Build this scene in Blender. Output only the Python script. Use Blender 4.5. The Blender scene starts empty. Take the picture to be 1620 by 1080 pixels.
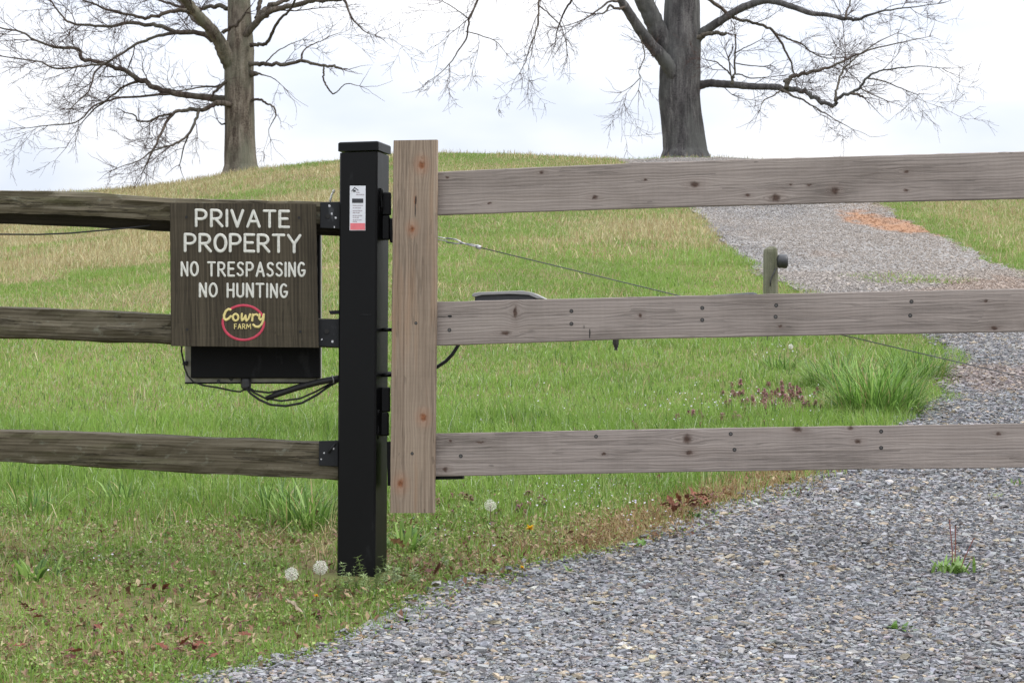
import bpy, math, random
import numpy as np
from mathutils import Vector, Matrix

random.seed(7)
rng = np.random.default_rng(11)
sc = bpy.context.scene
COL = sc.collection

# ------------------------------------------------------------------ camera, sky, sun
CAMZ = 0.46
FPX = 3840.0                      # focal length in pixels of the 1620 px wide photograph
PITCH = math.atan(150 / FPX)
cam_d = bpy.data.cameras.new("camera")
cam = bpy.data.objects.new("camera", cam_d)
COL.objects.link(cam)
cam_d.sensor_fit = 'HORIZONTAL'
cam_d.sensor_width = 36.0
cam_d.lens = 36.0 * FPX / 1620.0
cam_d.clip_start = 0.1
cam_d.clip_end = 2000
cam_d.dof.use_dof = True
cam_d.dof.focus_distance = 8.3
cam_d.dof.aperture_fstop = 32
cam.location = (0, 0, CAMZ)
cam.rotation_euler = (math.radians(90) + PITCH, 0, 0)
sc.camera = cam

SUN_EL, SUN_AZ = math.radians(50), math.radians(96)   # azimuth from +Y (ahead) towards +X (right)
world = bpy.data.worlds.new("World")
sc.world = world
world.use_nodes = True
wn, wl = world.node_tree.nodes, world.node_tree.links
wn.clear()
w_out = wn.new('ShaderNodeOutputWorld')
w_bg = wn.new('ShaderNodeBackground')
w_bg.inputs['Strength'].default_value = 0.10
w_sky = wn.new('ShaderNodeTexSky')
w_sky.sky_type = 'NISHITA'
w_sky.sun_disc = False
w_sky.sun_elevation = SUN_EL
w_sky.sun_rotation = SUN_AZ
w_sky.air_density = 1.0
w_sky.dust_density = 3.0
w_tc = wn.new('ShaderNodeTexCoord')
w_sep = wn.new('ShaderNodeSeparateXYZ')
wl.new(w_tc.outputs['Generated'], w_sep.inputs[0])
# cloud sheet: an overcast sky is about three times brighter overhead than at the horizon
w_grad = wn.new('ShaderNodeMapRange')
w_grad.inputs['From Min'].default_value = 0.0
w_grad.inputs['From Max'].default_value = 1.0
w_grad.inputs['To Min'].default_value = 6.4
w_grad.inputs['To Max'].default_value = 21.0
wl.new(w_sep.outputs['Z'], w_grad.inputs['Value'])
w_map = wn.new('ShaderNodeMapping')
w_map.inputs['Scale'].default_value = (5.5, 5.5, 13.0)
w_map.inputs['Location'].default_value = (0.35, 0.2, 0.4)
wl.new(w_tc.outputs['Generated'], w_map.inputs['Vector'])
w_noise = wn.new('ShaderNodeTexNoise')
w_noise.inputs['Scale'].default_value = 1.6
w_noise.inputs['Detail'].default_value = 4.0
w_noise.inputs['Roughness'].default_value = 0.45
wl.new(w_map.outputs[0], w_noise.inputs['Vector'])
w_ramp = wn.new('ShaderNodeValToRGB')
w_ramp.color_ramp.elements[0].position = 0.36
w_ramp.color_ramp.elements[0].color = (0.77, 0.83, 0.95, 1)
w_ramp.color_ramp.elements[1].position = 0.66
w_ramp.color_ramp.elements[1].color = (1.06, 1.06, 1.08, 1)
wl.new(w_noise.outputs['Fac'], w_ramp.inputs['Fac'])
w_mul = wn.new('ShaderNodeVectorMath')
w_mul.operation = 'SCALE'
wl.new(w_ramp.outputs['Color'], w_mul.inputs[0])
wl.new(w_grad.outputs[0], w_mul.inputs['Scale'])
w_mix = wn.new('ShaderNodeMix')
w_mix.data_type = 'RGBA'
w_mix.inputs['Factor'].default_value = 0.93
wl.new(w_sky.outputs['Color'], w_mix.inputs['A'])
wl.new(w_mul.outputs[0], w_mix.inputs['B'])
wl.new(w_mix.outputs['Result'], w_bg.inputs['Color'])
wl.new(w_bg.outputs[0], w_out.inputs[0])

sun_d = bpy.data.lights.new("sun", 'SUN')
sun_d.energy = 1.5
sun_d.angle = math.radians(16)
sun_d.color = (1.0, 0.96, 0.9)
sun = bpy.data.objects.new("sun", sun_d)
COL.objects.link(sun)
sv = Vector((math.cos(SUN_EL) * math.sin(SUN_AZ), math.cos(SUN_EL) * math.cos(SUN_AZ), math.sin(SUN_EL)))
sun.rotation_euler = sv.to_track_quat('Z', 'Y').to_euler()
sun.location = (20, 10, 30)

sc.view_settings.view_transform = 'Standard'
sc.view_settings.look = 'None'
sc.view_settings.exposure = 0.50
sc.view_settings.gamma = 1.0
sc.cycles.max_bounces = 6
sc.cycles.diffuse_bounces = 3
sc.cycles.transparent_max_bounces = 6

# ------------------------------------------------------------------ pixel -> ray helpers
CP, SP = math.cos(PITCH), math.sin(PITCH)

def ray(u, v):
    a, b = (u - 810) / FPX, (540 - v) / FPX
    return Vector((a, CP - b * SP, SP + b * CP))

def P(u, v, Y):
    """the point at distance Y (along +Y) seen at pixel (u, v) of the photograph"""
    r = ray(u, v)
    k = Y / r.y
    return Vector((r.x * k, Y, CAMZ + r.z * k))

def onplane(u, v, p0, n):
    r = ray(u, v)
    o = Vector((0, 0, CAMZ))
    k = (p0 - o).dot(n) / r.dot(n)
    return o + r * k

# ------------------------------------------------------------------ noise
def _hash(ix, iy, seed):
    h = (ix.astype(np.int64) * 374761393 + iy.astype(np.int64) * 668265263 + seed * 1274126177) & 0x7fffffff
    h = ((h ^ (h >> 13)) * 1274126177) & 0x7fffffff
    h = h ^ (h >> 16)
    return (h & 0xffff) / 65535.0

def vnoise(x, y, seed=0):
    x = np.asarray(x, float); y = np.asarray(y, float)
    ix, iy = np.floor(x), np.floor(y)
    fx, fy = x - ix, y - iy
    fx = fx * fx * (3 - 2 * fx); fy = fy * fy * (3 - 2 * fy)
    a = _hash(ix, iy, seed); b = _hash(ix + 1, iy, seed)
    c = _hash(ix, iy + 1, seed); d = _hash(ix + 1, iy + 1, seed)
    return (a * (1 - fx) + b * fx) * (1 - fy) + (c * (1 - fx) + d * fx) * fy

def fbm(x, y, seed=0, oct=3):
    s, a, t = 0, 0.5, 0
    for k in range(oct):
        s = s + a * vnoise(np.asarray(x) * 2 ** k, np.asarray(y) * 2 ** k, seed + k * 17)
        t += a; a *= 0.5
    return s / t

def sstep(a, b, x):
    t = np.clip((np.asarray(x, float) - a) / (b - a), 0, 1)
    return t * t * (3 - 2 * t)

def pchip(xk, yk):
    xk = np.array(xk, float); yk = np.array(yk, float)
    h = np.diff(xk); dl = np.diff(yk) / h
    m = np.zeros_like(xk)
    m[1:-1] = (dl[:-1] * h[1:] + dl[1:] * h[:-1]) / (h[1:] + h[:-1])
    m[0], m[-1] = dl[0], dl[-1]
    def f(x):
        x = np.asarray(x, float)
        xc = np.clip(x, xk[0], xk[-1])
        i = np.clip(np.searchsorted(xk, xc) - 1, 0, len(h) - 1)
        t = (xc - xk[i]) / h[i]
        r = (yk[i] * (1 + 2 * t) * (1 - t) ** 2 + m[i] * h[i] * t * (1 - t) ** 2
             + yk[i + 1] * t * t * (3 - 2 * t) + m[i + 1] * h[i] * t * t * (t - 1))
        r = np.where(x < xk[0], yk[0] + m[0] * (x - xk[0]), r)
        return np.where(x > xk[-1], yk[-1] + m[-1] * (x - xk[-1]), r)
    return f

# ------------------------------------------------------------------ terrain and driveway course
prof = pchip([-40, -12, 0, 4, 8, 10.6, 17, 24, 32, 40, 48, 52, 56, 60, 70, 90, 150, 420],
             [-3.5, -2.0, -0.96, -0.49, 0, 0.31, 1.12, 2.03, 3.1, 4.22, 5.58, 6.3, 6.9, 7.28, 7.3, 5.5, -3, -30])
drop = pchip([-60, -30, -11.8, -8.9, -7.4, -5.7, -3.9, -1.6, 1.3, 2.6, 4, 7, 12, 30, 60],
             [4.0, 2.0, .92, .76, .56, .28, .06, -.08, 0, .04, 0, .12, .7, 2.0, 4.0])
XL = pchip([-12, 0, 4, 5.5, 6.4, 7.0, 7.6, 8.1, 8.6, 9.1, 9.8, 10.5, 11.4, 12.3, 13.5, 15.2, 17.5, 20, 23, 27, 32, 39, 45, 50, 54, 60],
           [-3.6, -3.0, -2.0, -1.3, -.80, -.42, -.16,   .08, .50, .75, 1.10, 1.44, 1.72, 2.02, 2.45, 2.75, 3.03, 2.85, 2.66, 2.62, 2.75, 3.0, 2.85, 2.65, 2.5, 2.2])
XR = pchip([-12, 0, 8, 15, 20, 24, 32, 42, 50, 56, 60],
           [7.0, 6.2, 5.4, 5.0, 4.95, 5.1, 5.6, 6.35, 6.9, 7.1, 7.2])

def terrain(x, y):
    x = np.asarray(x, float); y = np.asarray(y, float)
    z = prof(y) - drop(x) * sstep(14, 48, y)
    amp = 0.02 + 0.10 * sstep(14, 40, y)
    z = z + amp * (fbm(x * .45 + 5, y * .3, 3) - .5) * sstep(4, 9, np.abs(y) + np.abs(x))
    z = z + 0.012 * (fbm(x * 2.3, y * 2.3, 9) - .5)
    z = z - 0.02 * sstep(0, .8, x - XL(y)) * sstep(0, .8, XR(y) - x)
    return z

def tz(x, y):
    return float(terrain(np.array([x]), np.array([y]))[0])

def ground_at(u, v):
    """where the ray through a pixel meets the ground"""
    r = ray(u, v)
    d = np.linspace(2.0, 75, 6000)
    x = r.x / r.y * d; z = CAMZ + r.z / r.y * d
    i = int(np.argmax(terrain(x, d) >= z))
    return Vector((x[i], d[i], tz(x[i], d[i])))

ENDY = 57.0
def road_sd(x, y):
    """positive inside the driveway, metres from its edge"""
    wob = (fbm(x * 1.3, y * 1.3, 21) - .5) * .30 + (vnoise(x * 6, y * 6, 22) - .5) * .10
    return np.minimum(np.minimum(x - XL(y), XR(y) - x), ENDY - y) + wob

# ------------------------------------------------------------------ mesh helpers
def link(o, parent=None):
    COL.objects.link(o)
    if parent is not None:
        o.parent = parent
    return o

def tag(o, label=None, cat=None, group=None, kind=None):
    if label: o['label'] = label
    if cat: o['category'] = cat
    if group: o['group'] = group
    if kind: o['kind'] = kind
    return o

def empty(name, loc, label, cat, group=None):
    o = bpy.data.objects.new(name, None)
    o.empty_display_size = 0.1
    COL.objects.link(o)
    o.location = loc
    return tag(o, label, cat, group)

class MB:
    """collects shapes in world coordinates; build() links them as one mesh object"""
    def __init__(s):
        s.v, s.f, s.sm = [], [], []
    def add(s, vs, fs, smooth=False):
        b = len(s.v)
        s.v += [tuple(p) for p in vs]
        s.f += [tuple(i + b for i in f) for f in fs]
        s.sm += [smooth] * len(fs)
    def hexa(s, a, bk):
        """box from 4 front corners (TL, TR, BR, BL) and 4 back corners"""
        s.add(list(a) + list(bk), [(3, 2, 1, 0), (4, 5, 6, 7), (0, 1, 5, 4), (1, 2, 6, 5), (2, 3, 7, 6), (3, 0, 4, 7)])
    def quadbox(s, q, n, t):
        s.hexa(q, [p + n * t for p in q])
    def box(s, c, sx, sy, sz, rot=None):
        m = rot if rot is not None else Matrix.Identity(3)
        c = Vector(c)
        pt = lambda i, j, k: c + m @ Vector((i * sx / 2, j * sy / 2, k * sz / 2))
        s.hexa([pt(-1, -1, 1), pt(1, -1, 1), pt(1, -1, -1), pt(-1, -1, -1)],
               [pt(-1, 1, 1), pt(1, 1, 1), pt(1, 1, -1), pt(-1, 1, -1)])
    def bevbox(s, c, sx, sy, sz, b, rot=None):
        m = rot if rot is not None else Matrix.Identity(3)
        c = Vector(c)
        vs, fs = [], []
        hx, hy, hz = sx / 2, sy / 2, sz / 2
        rings = [(-hz, b), (-hz + b, 0), (hz - b, 0), (hz, b)]
        for z, ins in rings:
            for (px, py) in ((-hx + ins + b, -hy + ins), (hx - ins - b, -hy + ins), (hx - ins, -hy + ins + b), (hx - ins, hy - ins - b),
                             (hx - ins - b, hy - ins), (-hx + ins + b, hy - ins), (-hx + ins, hy - ins - b), (-hx + ins, -hy + ins + b)):
                vs.append(c + m @ Vector((px, py, z)))
        for r in range(3):
            for k in range(8):
                k2 = (k + 1) % 8
                fs.append((r * 8 + k, r * 8 + k2, r * 8 + 8 + k2, r * 8 + 8 + k))
        fs.append(tuple(range(7, -1, -1))); fs.append(tuple(range(24, 32)))
        s.add(vs, fs)
    def tube(s, pts, rad, sides=8, flat=None, cap=True, smooth=True):
        """tube along pts; flat=(normal, half thickness) squashes it into a raised ribbon"""
        pts = [Vector(p) for p in pts]
        if not hasattr(rad, '__len__'):
            rad = [rad] * len(pts)
        rad = list(rad)
        n = len(pts)
        vs, fs = [], []
        up = Vector(flat[0]) if flat else None
        prev = None
        for i, p in enumerate(pts):
            t = (pts[min(i + 1, n - 1)] - pts[max(i - 1, 0)])
            if t.length < 1e-9: t = Vector((0, 0, 1))
            t.normalize()
            if flat:
                a = t.cross(up).normalized(); b = up
            else:
                if prev is None:
                    ref = Vector((0, 0, 1)) if abs(t.z) < .9 else Vector((1, 0, 0))
                    a = t.cross(ref).normalized()
                else:
                    a = (prev - t * prev.dot(t)).normalized()
                b = t.cross(a)
            prev = a
            for k in range(sides):
                an = 2 * math.pi * k / sides
                rb = flat[1] if flat else rad[i]
                vs.append(p + a * (math.cos(an) * rad[i]) + b * (math.sin(an) * rb))
        for i in range(n - 1):
            for k in range(sides):
                k2 = (k + 1) % sides
                fs.append((i * sides + k, i * sides + k2, (i + 1) * sides + k2, (i + 1) * sides + k))
        if cap:
            fs.append(tuple(range(sides - 1, -1, -1)))
            fs.append(tuple(range((n - 1) * sides, n * sides)))
        s.add(vs, fs, smooth)
    def stroke(s, pts, r, nrm, h):
        """a painted stroke with round ends"""
        pts = [Vector(p) for p in pts]
        for i in range(1, len(pts) - 1):
            if (pts[i] - pts[i - 1]).angle(pts[i + 1] - pts[i]) > .75:
                s.stroke(pts[:i + 1], r, nrm, h); s.stroke(pts[i:], r, nrm, h); return
        t0 = (pts[0] - pts[1]).normalized(); t1 = (pts[-1] - pts[-2]).normalized()
        pp = [pts[0] + t0 * r * .95, pts[0] + t0 * r * .7, pts[0] + t0 * r * .25] + pts + [pts[-1] + t1 * r * .25, pts[-1] + t1 * r * .7, pts[-1] + t1 * r * .95]
        rr = [r * .25, r * .7, r * .97] + [r * random.uniform(.92, 1.06) for _ in pts] + [r * .97, r * .7, r * .25]
        s.tube(pp, rr, 8, (nrm, h))
    def disc(s, c, n, r, h, sides=14):
        c = Vector(c); n = Vector(n).normalized()
        s.tube([c, c + n * h], r, sides, smooth=False)
    def build(s, name, mat, parent=None, bevel=0):
        o = (Vector(parent.location) if parent is not None and parent.parent is None
             else (Vector(parent.parent.location) if parent is not None else Vector((0, 0, 0))))
        me = bpy.data.meshes.new(name)
        me.from_pydata([(p[0] - o.x, p[1] - o.y, p[2] - o.z) for p in s.v], [], s.f)
        me.polygons.foreach_set('use_smooth', s.sm)
        me.materials.append(mat)
        me.update()
        ob = bpy.data.objects.new(name, me)
        link(ob, parent)
        if bevel:
            bm = ob.modifiers.new('bevel', 'BEVEL'); bm.width = bevel; bm.segments = 2; bm.limit_method = 'ANGLE'
        return ob

def np_mesh(name, V, F, mat, color=None, smooth=False, parent=None):
    """V (n,3); F: list of int arrays (m,k) of the same or different k; color (n,3) per vertex"""
    me = bpy.data.meshes.new(name)
    me.vertices.add(len(V))
    me.vertices.foreach_set('co', np.ascontiguousarray(V, dtype=np.float32).ravel())
    loops = np.concatenate([f.ravel() for f in F]).astype(np.int32)
    tot = np.concatenate([np.full(len(f), f.shape[1], dtype=np.int32) for f in F])
    start = np.concatenate([[0], np.cumsum(tot)[:-1]]).astype(np.int32)
    me.loops.add(len(loops)); me.loops.foreach_set('vertex_index', loops)
    me.polygons.add(len(tot)); me.polygons.foreach_set('loop_start', start)
    me.polygons.foreach_set('use_smooth', np.full(len(tot), smooth))
    me.update(calc_edges=True)
    if color is not None:
        at = me.color_attributes.new('Col', 'FLOAT_COLOR', 'POINT')
        c4 = np.ones((len(V), 4), dtype=np.float32); c4[:, :3] = color
        at.data.foreach_set('color', c4.ravel())
    me.materials.append(mat)
    ob = bpy.data.objects.new(name, me)
    return link(ob, parent)

def unseal(tree_obj, loc):
    tree_obj.location = loc

# ------------------------------------------------------------------ materials
class NT:
    def __init__(s, name):
        s.m = bpy.data.materials.new(name)
        s.m.use_nodes = True
        s.t = s.m.node_tree
        s.t.nodes.clear()
        s.out = s.n('ShaderNodeOutputMaterial')
    def n(s, typ, **kw):
        nd = s.t.nodes.new(typ)
        for k, v in kw.items():
            if k.startswith('i_'):
                nd.inputs[k[2:].replace('_', ' ')].default_value = v
            else:
                setattr(nd, k, v)
        return nd
    def l(s, a, b):
        s.t.links.new(a, b)
    def val(s, x, sock):
        if isinstance(x, (int, float)): sock.default_value = x
        else: s.l(x, sock)
    def math(s, op, a, b=0.0, clamp=False):
        nd = s.n('ShaderNodeMath', operation=op); nd.use_clamp = clamp
        s.val(a, nd.inputs[0]); s.val(b, nd.inputs[1])
        return nd.outputs[0]
    def mix(s, f, a, b, mode='MIX'):
        nd = s.n('ShaderNodeMix', data_type='RGBA', blend_type=mode)
        s.val(f, nd.inputs['Factor'])
        for x, k in ((a, 'A'), (b, 'B')):
            if isinstance(x, (tuple, list)): nd.inputs[k].default_value = (*x, 1) if len(x) == 3 else x
            else: s.l(x, nd.inputs[k])
        return nd.outputs['Result']
    def ramp(s, f, stops):
        nd = s.n('ShaderNodeValToRGB')
        el = nd.color_ramp.elements
        while len(el) < len(stops): el.new(0.5)
        for e, (p, c) in zip(el, stops):
            e.position = p; e.color = (*c, 1) if len(c) == 3 else c
        s.l(f, nd.inputs['Fac'])
        return nd.outputs['Color']
    def noise(s, vec, scale, detail=4, rough=.55, dist=0.0):
        nd = s.n('ShaderNodeTexNoise', i_Scale=scale, i_Detail=detail, i_Roughness=rough, i_Distortion=dist)
        if vec is not None: s.l(vec, nd.inputs['Vector'])
        return nd.outputs['Fac']
    def mapping(s, vec, scale=(1, 1, 1), loc=(0, 0, 0), rot=(0, 0, 0)):
        nd = s.n('ShaderNodeMapping')
        nd.inputs['Scale'].default_value = scale; nd.inputs['Location'].default_value = loc; nd.inputs['Rotation'].default_value = rot
        s.l(vec, nd.inputs['Vector'])
        return nd.outputs[0]
    def obj(s):
        return s.n('ShaderNodeTexCoord').outputs['Object']
    def bump(s, h, strength=.3, dist=.01):
        nd = s.n('ShaderNodeBump', i_Strength=strength, i_Distance=dist)
        s.l(h, nd.inputs['Height'])
        return nd.outputs[0]
    def finish(s, color, rough=.6, normal=None, metal=0.0, spec=.5):
        p = s.n('ShaderNodeBsdfPrincipled')
        if isinstance(color, tuple): p.inputs['Base Color'].default_value = (*color, 1)
        else: s.l(color, p.inputs['Base Color'])
        s.val(rough, p.inputs['Roughness'])
        p.inputs['Metallic'].default_value = metal
        p.inputs['Specular IOR Level'].default_value = spec
        if normal is not None: s.l(normal, p.inputs['Normal'])
        s.l(p.outputs[0], s.out.inputs[0])
        return s.m

def plain(name, c, rough=.6, var=.15, scale=40, metal=0.0, spec=.5, bump=.1):
    m = NT(name)
    nz = m.noise(m.obj(), scale, 5)
    c2 = tuple(x * (1 - var) for x in c); c3 = tuple(min(1, x * (1 + var)) for x in c)
    col = m.ramp(nz, [(.3, c2), (.7, c3)])
    return m.finish(col, rough, m.bump(nz, bump, .004), metal, spec)

def wood(name, light, mid, dark, knots=(), grain=1.0, rough=.75, streak=None, seed=0.0, knot_col=(.30, .12, .055), weather=.5, xs_=1.0, wv_=.10, saw=.5, crack=.35, lichen=0.0):
    """sawn board: local X is along the grain, local Z across it. knots: (x, z, rx, rz, ruddy)"""
    m = NT(name)
    co = m.obj()
    sep = m.n('ShaderNodeSeparateXYZ'); m.l(co, sep.inputs[0])
    X, Y, Z = sep.outputs[0], sep.outputs[1], sep.outputs[2]
    zz = Z
    km_all = None; kd_all = None
    wob = m.n('ShaderNodeTexNoise', i_Scale=70.0, i_Detail=2.0); m.l(co, wob.inputs['Vector'])
    wsep = m.n('ShaderNodeSeparateColor'); m.l(wob.outputs['Color'], wsep.inputs[0])
    XK = m.math('ADD', X, m.math('MULTIPLY', m.math('SUBTRACT', wsep.outputs[0], .5), .016))
    ZK = m.math('ADD', Z, m.math('MULTIPLY', m.math('SUBTRACT', wsep.outputs[1], .5), .012))
    for (kx, kz, rx, rz, ruddy) in knots:
        dx = m.math('DIVIDE', m.math('SUBTRACT', XK, kx), rx)
        dz = m.math('DIVIDE', m.math('SUBTRACT', ZK, kz), rz)
        r2 = m.math('ADD', m.math('MULTIPLY', dx, dx), m.math('MULTIPLY', dz, dz))
        # grain flows round the knot
        dx2 = m.math('MULTIPLY', dx, .32)
        fall = m.math('POWER', 2.718, m.math('MULTIPLY', m.math('ADD', m.math('MULTIPLY', dx2, dx2), m.math('MULTIPLY', m.math('MULTIPLY', dz, dz), .16)), -1.0))
        sgn = m.math('DIVIDE', dz, m.math('ADD', m.math('ABSOLUTE', dz), .35))
        zz = m.math('SUBTRACT', zz, m.math('MULTIPLY', m.math('MULTIPLY', fall, sgn), rz * .9))
        rr = m.math('SQRT', r2)
        mask = m.n('ShaderNodeMapRange', interpolation_type='SMOOTHSTEP'); mask.inputs['From Min'].default_value = 1.2; mask.inputs['From Max'].default_value = .3
        m.l(rr, mask.inputs['Value'])
        halo = m.n('ShaderNodeMapRange', interpolation_type='SMOOTHSTEP'); halo.inputs['From Min'].default_value = 3.2; halo.inputs['From Max'].default_value = .9
        m.l(rr, halo.inputs['Value'])
        a = mask.outputs[0]
        h = m.math('MULTIPLY', halo.outputs[0], .10 + .20 * ruddy)
        km_all = a if km_all is None else m.math('MAXIMUM', km_all, a)
        kd_all = h if kd_all is None else m.math('MAXIMUM', kd_all, h)
    cmb = m.n('ShaderNodeCombineXYZ'); m.l(X, cmb.inputs[0]); m.l(Y, cmb.inputs[1]); m.l(zz, cmb.inputs[2])
    g = m.mapping(cmb.outputs[0], (xs_ * 1.3 * grain, 60, 150 * grain), (seed, seed * .7, seed * 1.3))
    fine = m.noise(g, 1.0, 6, .65, .3)
    g2 = m.mapping(cmb.outputs[0], (xs_ * .5, 18, 30 * grain), (seed * 2, 0, seed))
    broad = m.noise(g2, 1.0, 4, .5, .6)
    wv = m.n('ShaderNodeTexWave', wave_type='BANDS', bands_direction='Z', i_Scale=30.0 * grain, i_Distortion=9.0, i_Detail=3.0, i_Detail_Scale=.6)
    m.l(m.mapping(cmb.outputs[0], (.22, 1, 1), (seed, 0, seed)), wv.inputs['Vector'])
    blot = m.noise(m.mapping(co, (3, 3, 7), (seed, 3, 1)), 1.0, 4, .6)
    f = m.math('ADD', m.math('ADD', m.math('MULTIPLY', fine, .66), m.math('MULTIPLY', broad, .34 - wv_)), m.math('MULTIPLY', wv.outputs['Fac'], wv_))
    col = m.ramp(f, [(.30, dark), (.50, mid), (.66, light)])
    bl = m.ramp(blot, [(.30, (.60, .585, .565)), (.48, (.95, .94, .93)), (.66, (1.10, 1.09, 1.08))])
    col = m.mix(weather, col, bl, 'MULTIPLY')
    sawn = m.noise(m.mapping(co, (95, 4, 5), (seed, 1, 5)), 1.0, 3, .6)
    col = m.mix(saw, col, m.ramp(sawn, [(.3, (.86, .86, .86)), (.65, (1.06, 1.06, 1.06))]), 'MULTIPLY')
    speck = m.noise(m.mapping(co, (14, 40, 34), (seed, 0, 2)), 1.0, 2, .4)
    col = m.mix(m.math('MULTIPLY', m.math('GREATER_THAN', speck, .735), .45), col, tuple(x * .45 for x in dark))
    if streak is not None:
        st = m.noise(m.mapping(co, (2.0, 30, 26), (seed + 4, 0, 0)), 1.0, 3, .5)
        col = m.mix(m.ramp(st, [(.55, (0, 0, 0)), (.78, (.6, .6, .6))]), col, streak)
    ck = m.noise(m.mapping(cmb.outputs[0], (.9, 22, 26), (seed * 1.7, 2, seed)), 1.0, 5, .6, .4)
    ckm = m.n('ShaderNodeMapRange'); ckm.inputs['From Min'].default_value = .022; ckm.inputs['From Max'].default_value = .004
    m.l(m.math('ABSOLUTE', m.math('SUBTRACT', ck, .5)), ckm.inputs['Value'])
    gate_ = m.noise(m.mapping(co, (2.2, 9, 9), (seed, 5, 7)), 1.0, 2, .5)
    cm = m.math('MULTIPLY', m.math('MULTIPLY', ckm.outputs[0], m.math('GREATER_THAN', gate_, .47)), crack)
    col = m.mix(cm, col, tuple(x * .38 for x in dark))
    if lichen:
        li = m.noise(m.mapping(co, (16, 24, 24), (seed, 9, 4)), 1.0, 5, .7)
        col = m.mix(m.math('MULTIPLY', m.ramp(li, [(.58, (0, 0, 0)), (.70, (1, 1, 1))]), lichen), col, (.20, .21, .165))
    hgt = m.math('ADD', m.math('MULTIPLY', fine, .7), m.math('MULTIPLY', wv.outputs['Fac'], .3))
    if km_all is not None:
        col = m.mix(kd_all, col, tuple(x * 1.35 for x in knot_col))
        kcol = m.ramp(m.noise(co, 110, 3), [(.35, tuple(x * .55 for x in knot_col)), (.65, knot_col)])
        col = m.mix(km_all, col, kcol)
        hgt = m.math('SUBTRACT', hgt, m.math('MULTIPLY', km_all, .35))
    hgt = m.math('SUBTRACT', hgt, m.math('MULTIPLY', cm, 1.2))
    return m.finish(col, rough, m.bump(hgt, .45, .004), 0, .25)

def vcol(name, rough=.6, transl=0.0, spec=.3, noise_scale=0, bumpy=0):
    m = NT(name)
    at = m.n('ShaderNodeAttribute', attribute_name='Col')
    col = at.outputs['Color']
    nrm = None
    if noise_scale:
        nz = m.noise(m.obj(), noise_scale, 3)
        col = m.mix(1.0, col, m.ramp(nz, [(.3, (.72, .72, .72)), (.7, (1.22, 1.22, 1.22))]), 'MULTIPLY')
        if bumpy: nrm = m.bump(nz, bumpy, .003)
    mat = m.finish(col, rough, nrm, 0, spec)
    if transl:
        p = [n for n in m.t.nodes if n.type == 'BSDF_PRINCIPLED'][0]
        tr = m.n('ShaderNodeBsdfTranslucent'); m.l(col, tr.inputs['Color'])
        mx = m.n('ShaderNodeMixShader'); mx.inputs[0].default_value = transl
        m.l(p.outputs[0], mx.inputs[1]); m.l(tr.outputs[0], mx.inputs[2]); m.l(mx.outputs[0], m.out.inputs[0])
    return mat

M_BLACK = None
def black_steel(name, base=(.0035, .0035, .0038), rough=.30):
    m = NT(name)
    co = m.obj()
    n1 = m.noise(m.mapping(co, (7, 7, 2.6)), 1.0, 6, .65)
    n2 = m.noise(co, 55, 3)
    col = m.ramp(n1, [(.35, tuple(x * .75 for x in base)), (.62, base), (.66, tuple(x * 3 for x in base)), (.82, (.035, .033, .030))])
    ro = m.n('ShaderNodeMapRange'); ro.inputs['To Min'].default_value = rough - .1; ro.inputs['To Max'].default_value = rough + .22
    m.l(n1, ro.inputs['Value'])
    return m.finish(col, ro.outputs[0], m.bump(n2, .05, .0012), 0, .17)

M_BLACK = black_steel('black_steel_paint')
M_BOXBLK = black_steel('black_box_paint', (.004, .004, .0045), .5)
M_BRACKET = black_steel('bracket_paint', (.017, .0175, .019), .42)
M_RUBBER = plain('black_rubber', (.012, .012, .012), .55, .2)
M_GALV = plain('dull_zinc', (.5, .5, .51), .45, .25, 60, .7)
M_SCREW = plain('screw_steel', (.10, .095, .09), .5, .3, 80, .6)
M_HOLE = plain('dark_hole', (.012, .011, .010), .8, .1)
M_WHITE = plain('cream_paint', (.56, .555, .50), .6, .18, 90)
M_YEL = plain('yellow_paint', (.62, .52, .20), .6, .15, 90)
M_RED = plain('red_paint', (.46, .035, .07), .55, .15, 90)
M_OLIVE = plain('olive_galvanised', (.34, .33, .27), .5, .3, 30, .3)
M_GREYPL = plain('grey_plastic', (.30, .295, .285), .4, .1, 40)
M_DKPL = plain('dark_plastic', (.035, .035, .038), .45, .2, 40)
M_STICKER = plain('sticker_white', (.66, .67, .70), .4, .06, 60)
M_STKRED = plain('sticker_red', (.70, .16, .18), .4, .08, 60)
M_STKINK = plain('sticker_ink', (.32, .25, .28), .5, .1, 60)
M_STKBLK = plain('sticker_black', (.02, .02, .025), .4, .1, 60)
M_GRASS = vcol('grass_blades', .5, .38, .35)
M_STRAW = vcol('dry_grass_blades', .6, .25, .25)
M_LEAF = vcol('weed_leaves', .5, .25, .35)
M_STONE = vcol('crushed_stone', .78, 0, .3, 240, .5)
M_DRYLEAF = vcol('dead_leaf', .65, .12, .3, 60, .3)

# ------------------------------------------------------------------ ground
def axis(parts):
    out = []
    for a, b, st in parts:
        n = max(1, int(round((b - a) / st)))
        out += list(np.linspace(a, b, n, endpoint=False))
    out.append(parts[-1][1])
    return np.array(out)

def soil_material():
    m = NT('soil')
    co = m.obj()
    a = m.noise(co, 1.1, 5, .6); b = m.noise(co, 26, 5, .7); c = m.noise(m.mapping(co, (.35, .16, .3)), 1.0, 4, .6)
    col = m.ramp(b, [(.3, (.075, .085, .032)), (.55, (.13, .15, .05)), (.75, (.23, .20, .10))])
    col = m.mix(m.ramp(c, [(.42, (0, 0, 0)), (.62, (.75, .75, .75))]), col, (.20, .185, .075))
    col = m.mix(m.ramp(a, [(.44, (0, 0, 0)), (.62, (.8, .8, .8))]), col, (.185, .13, .078))
    return m.finish(col, .95, m.bump(b, .6, .03), 0, .1)

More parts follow.
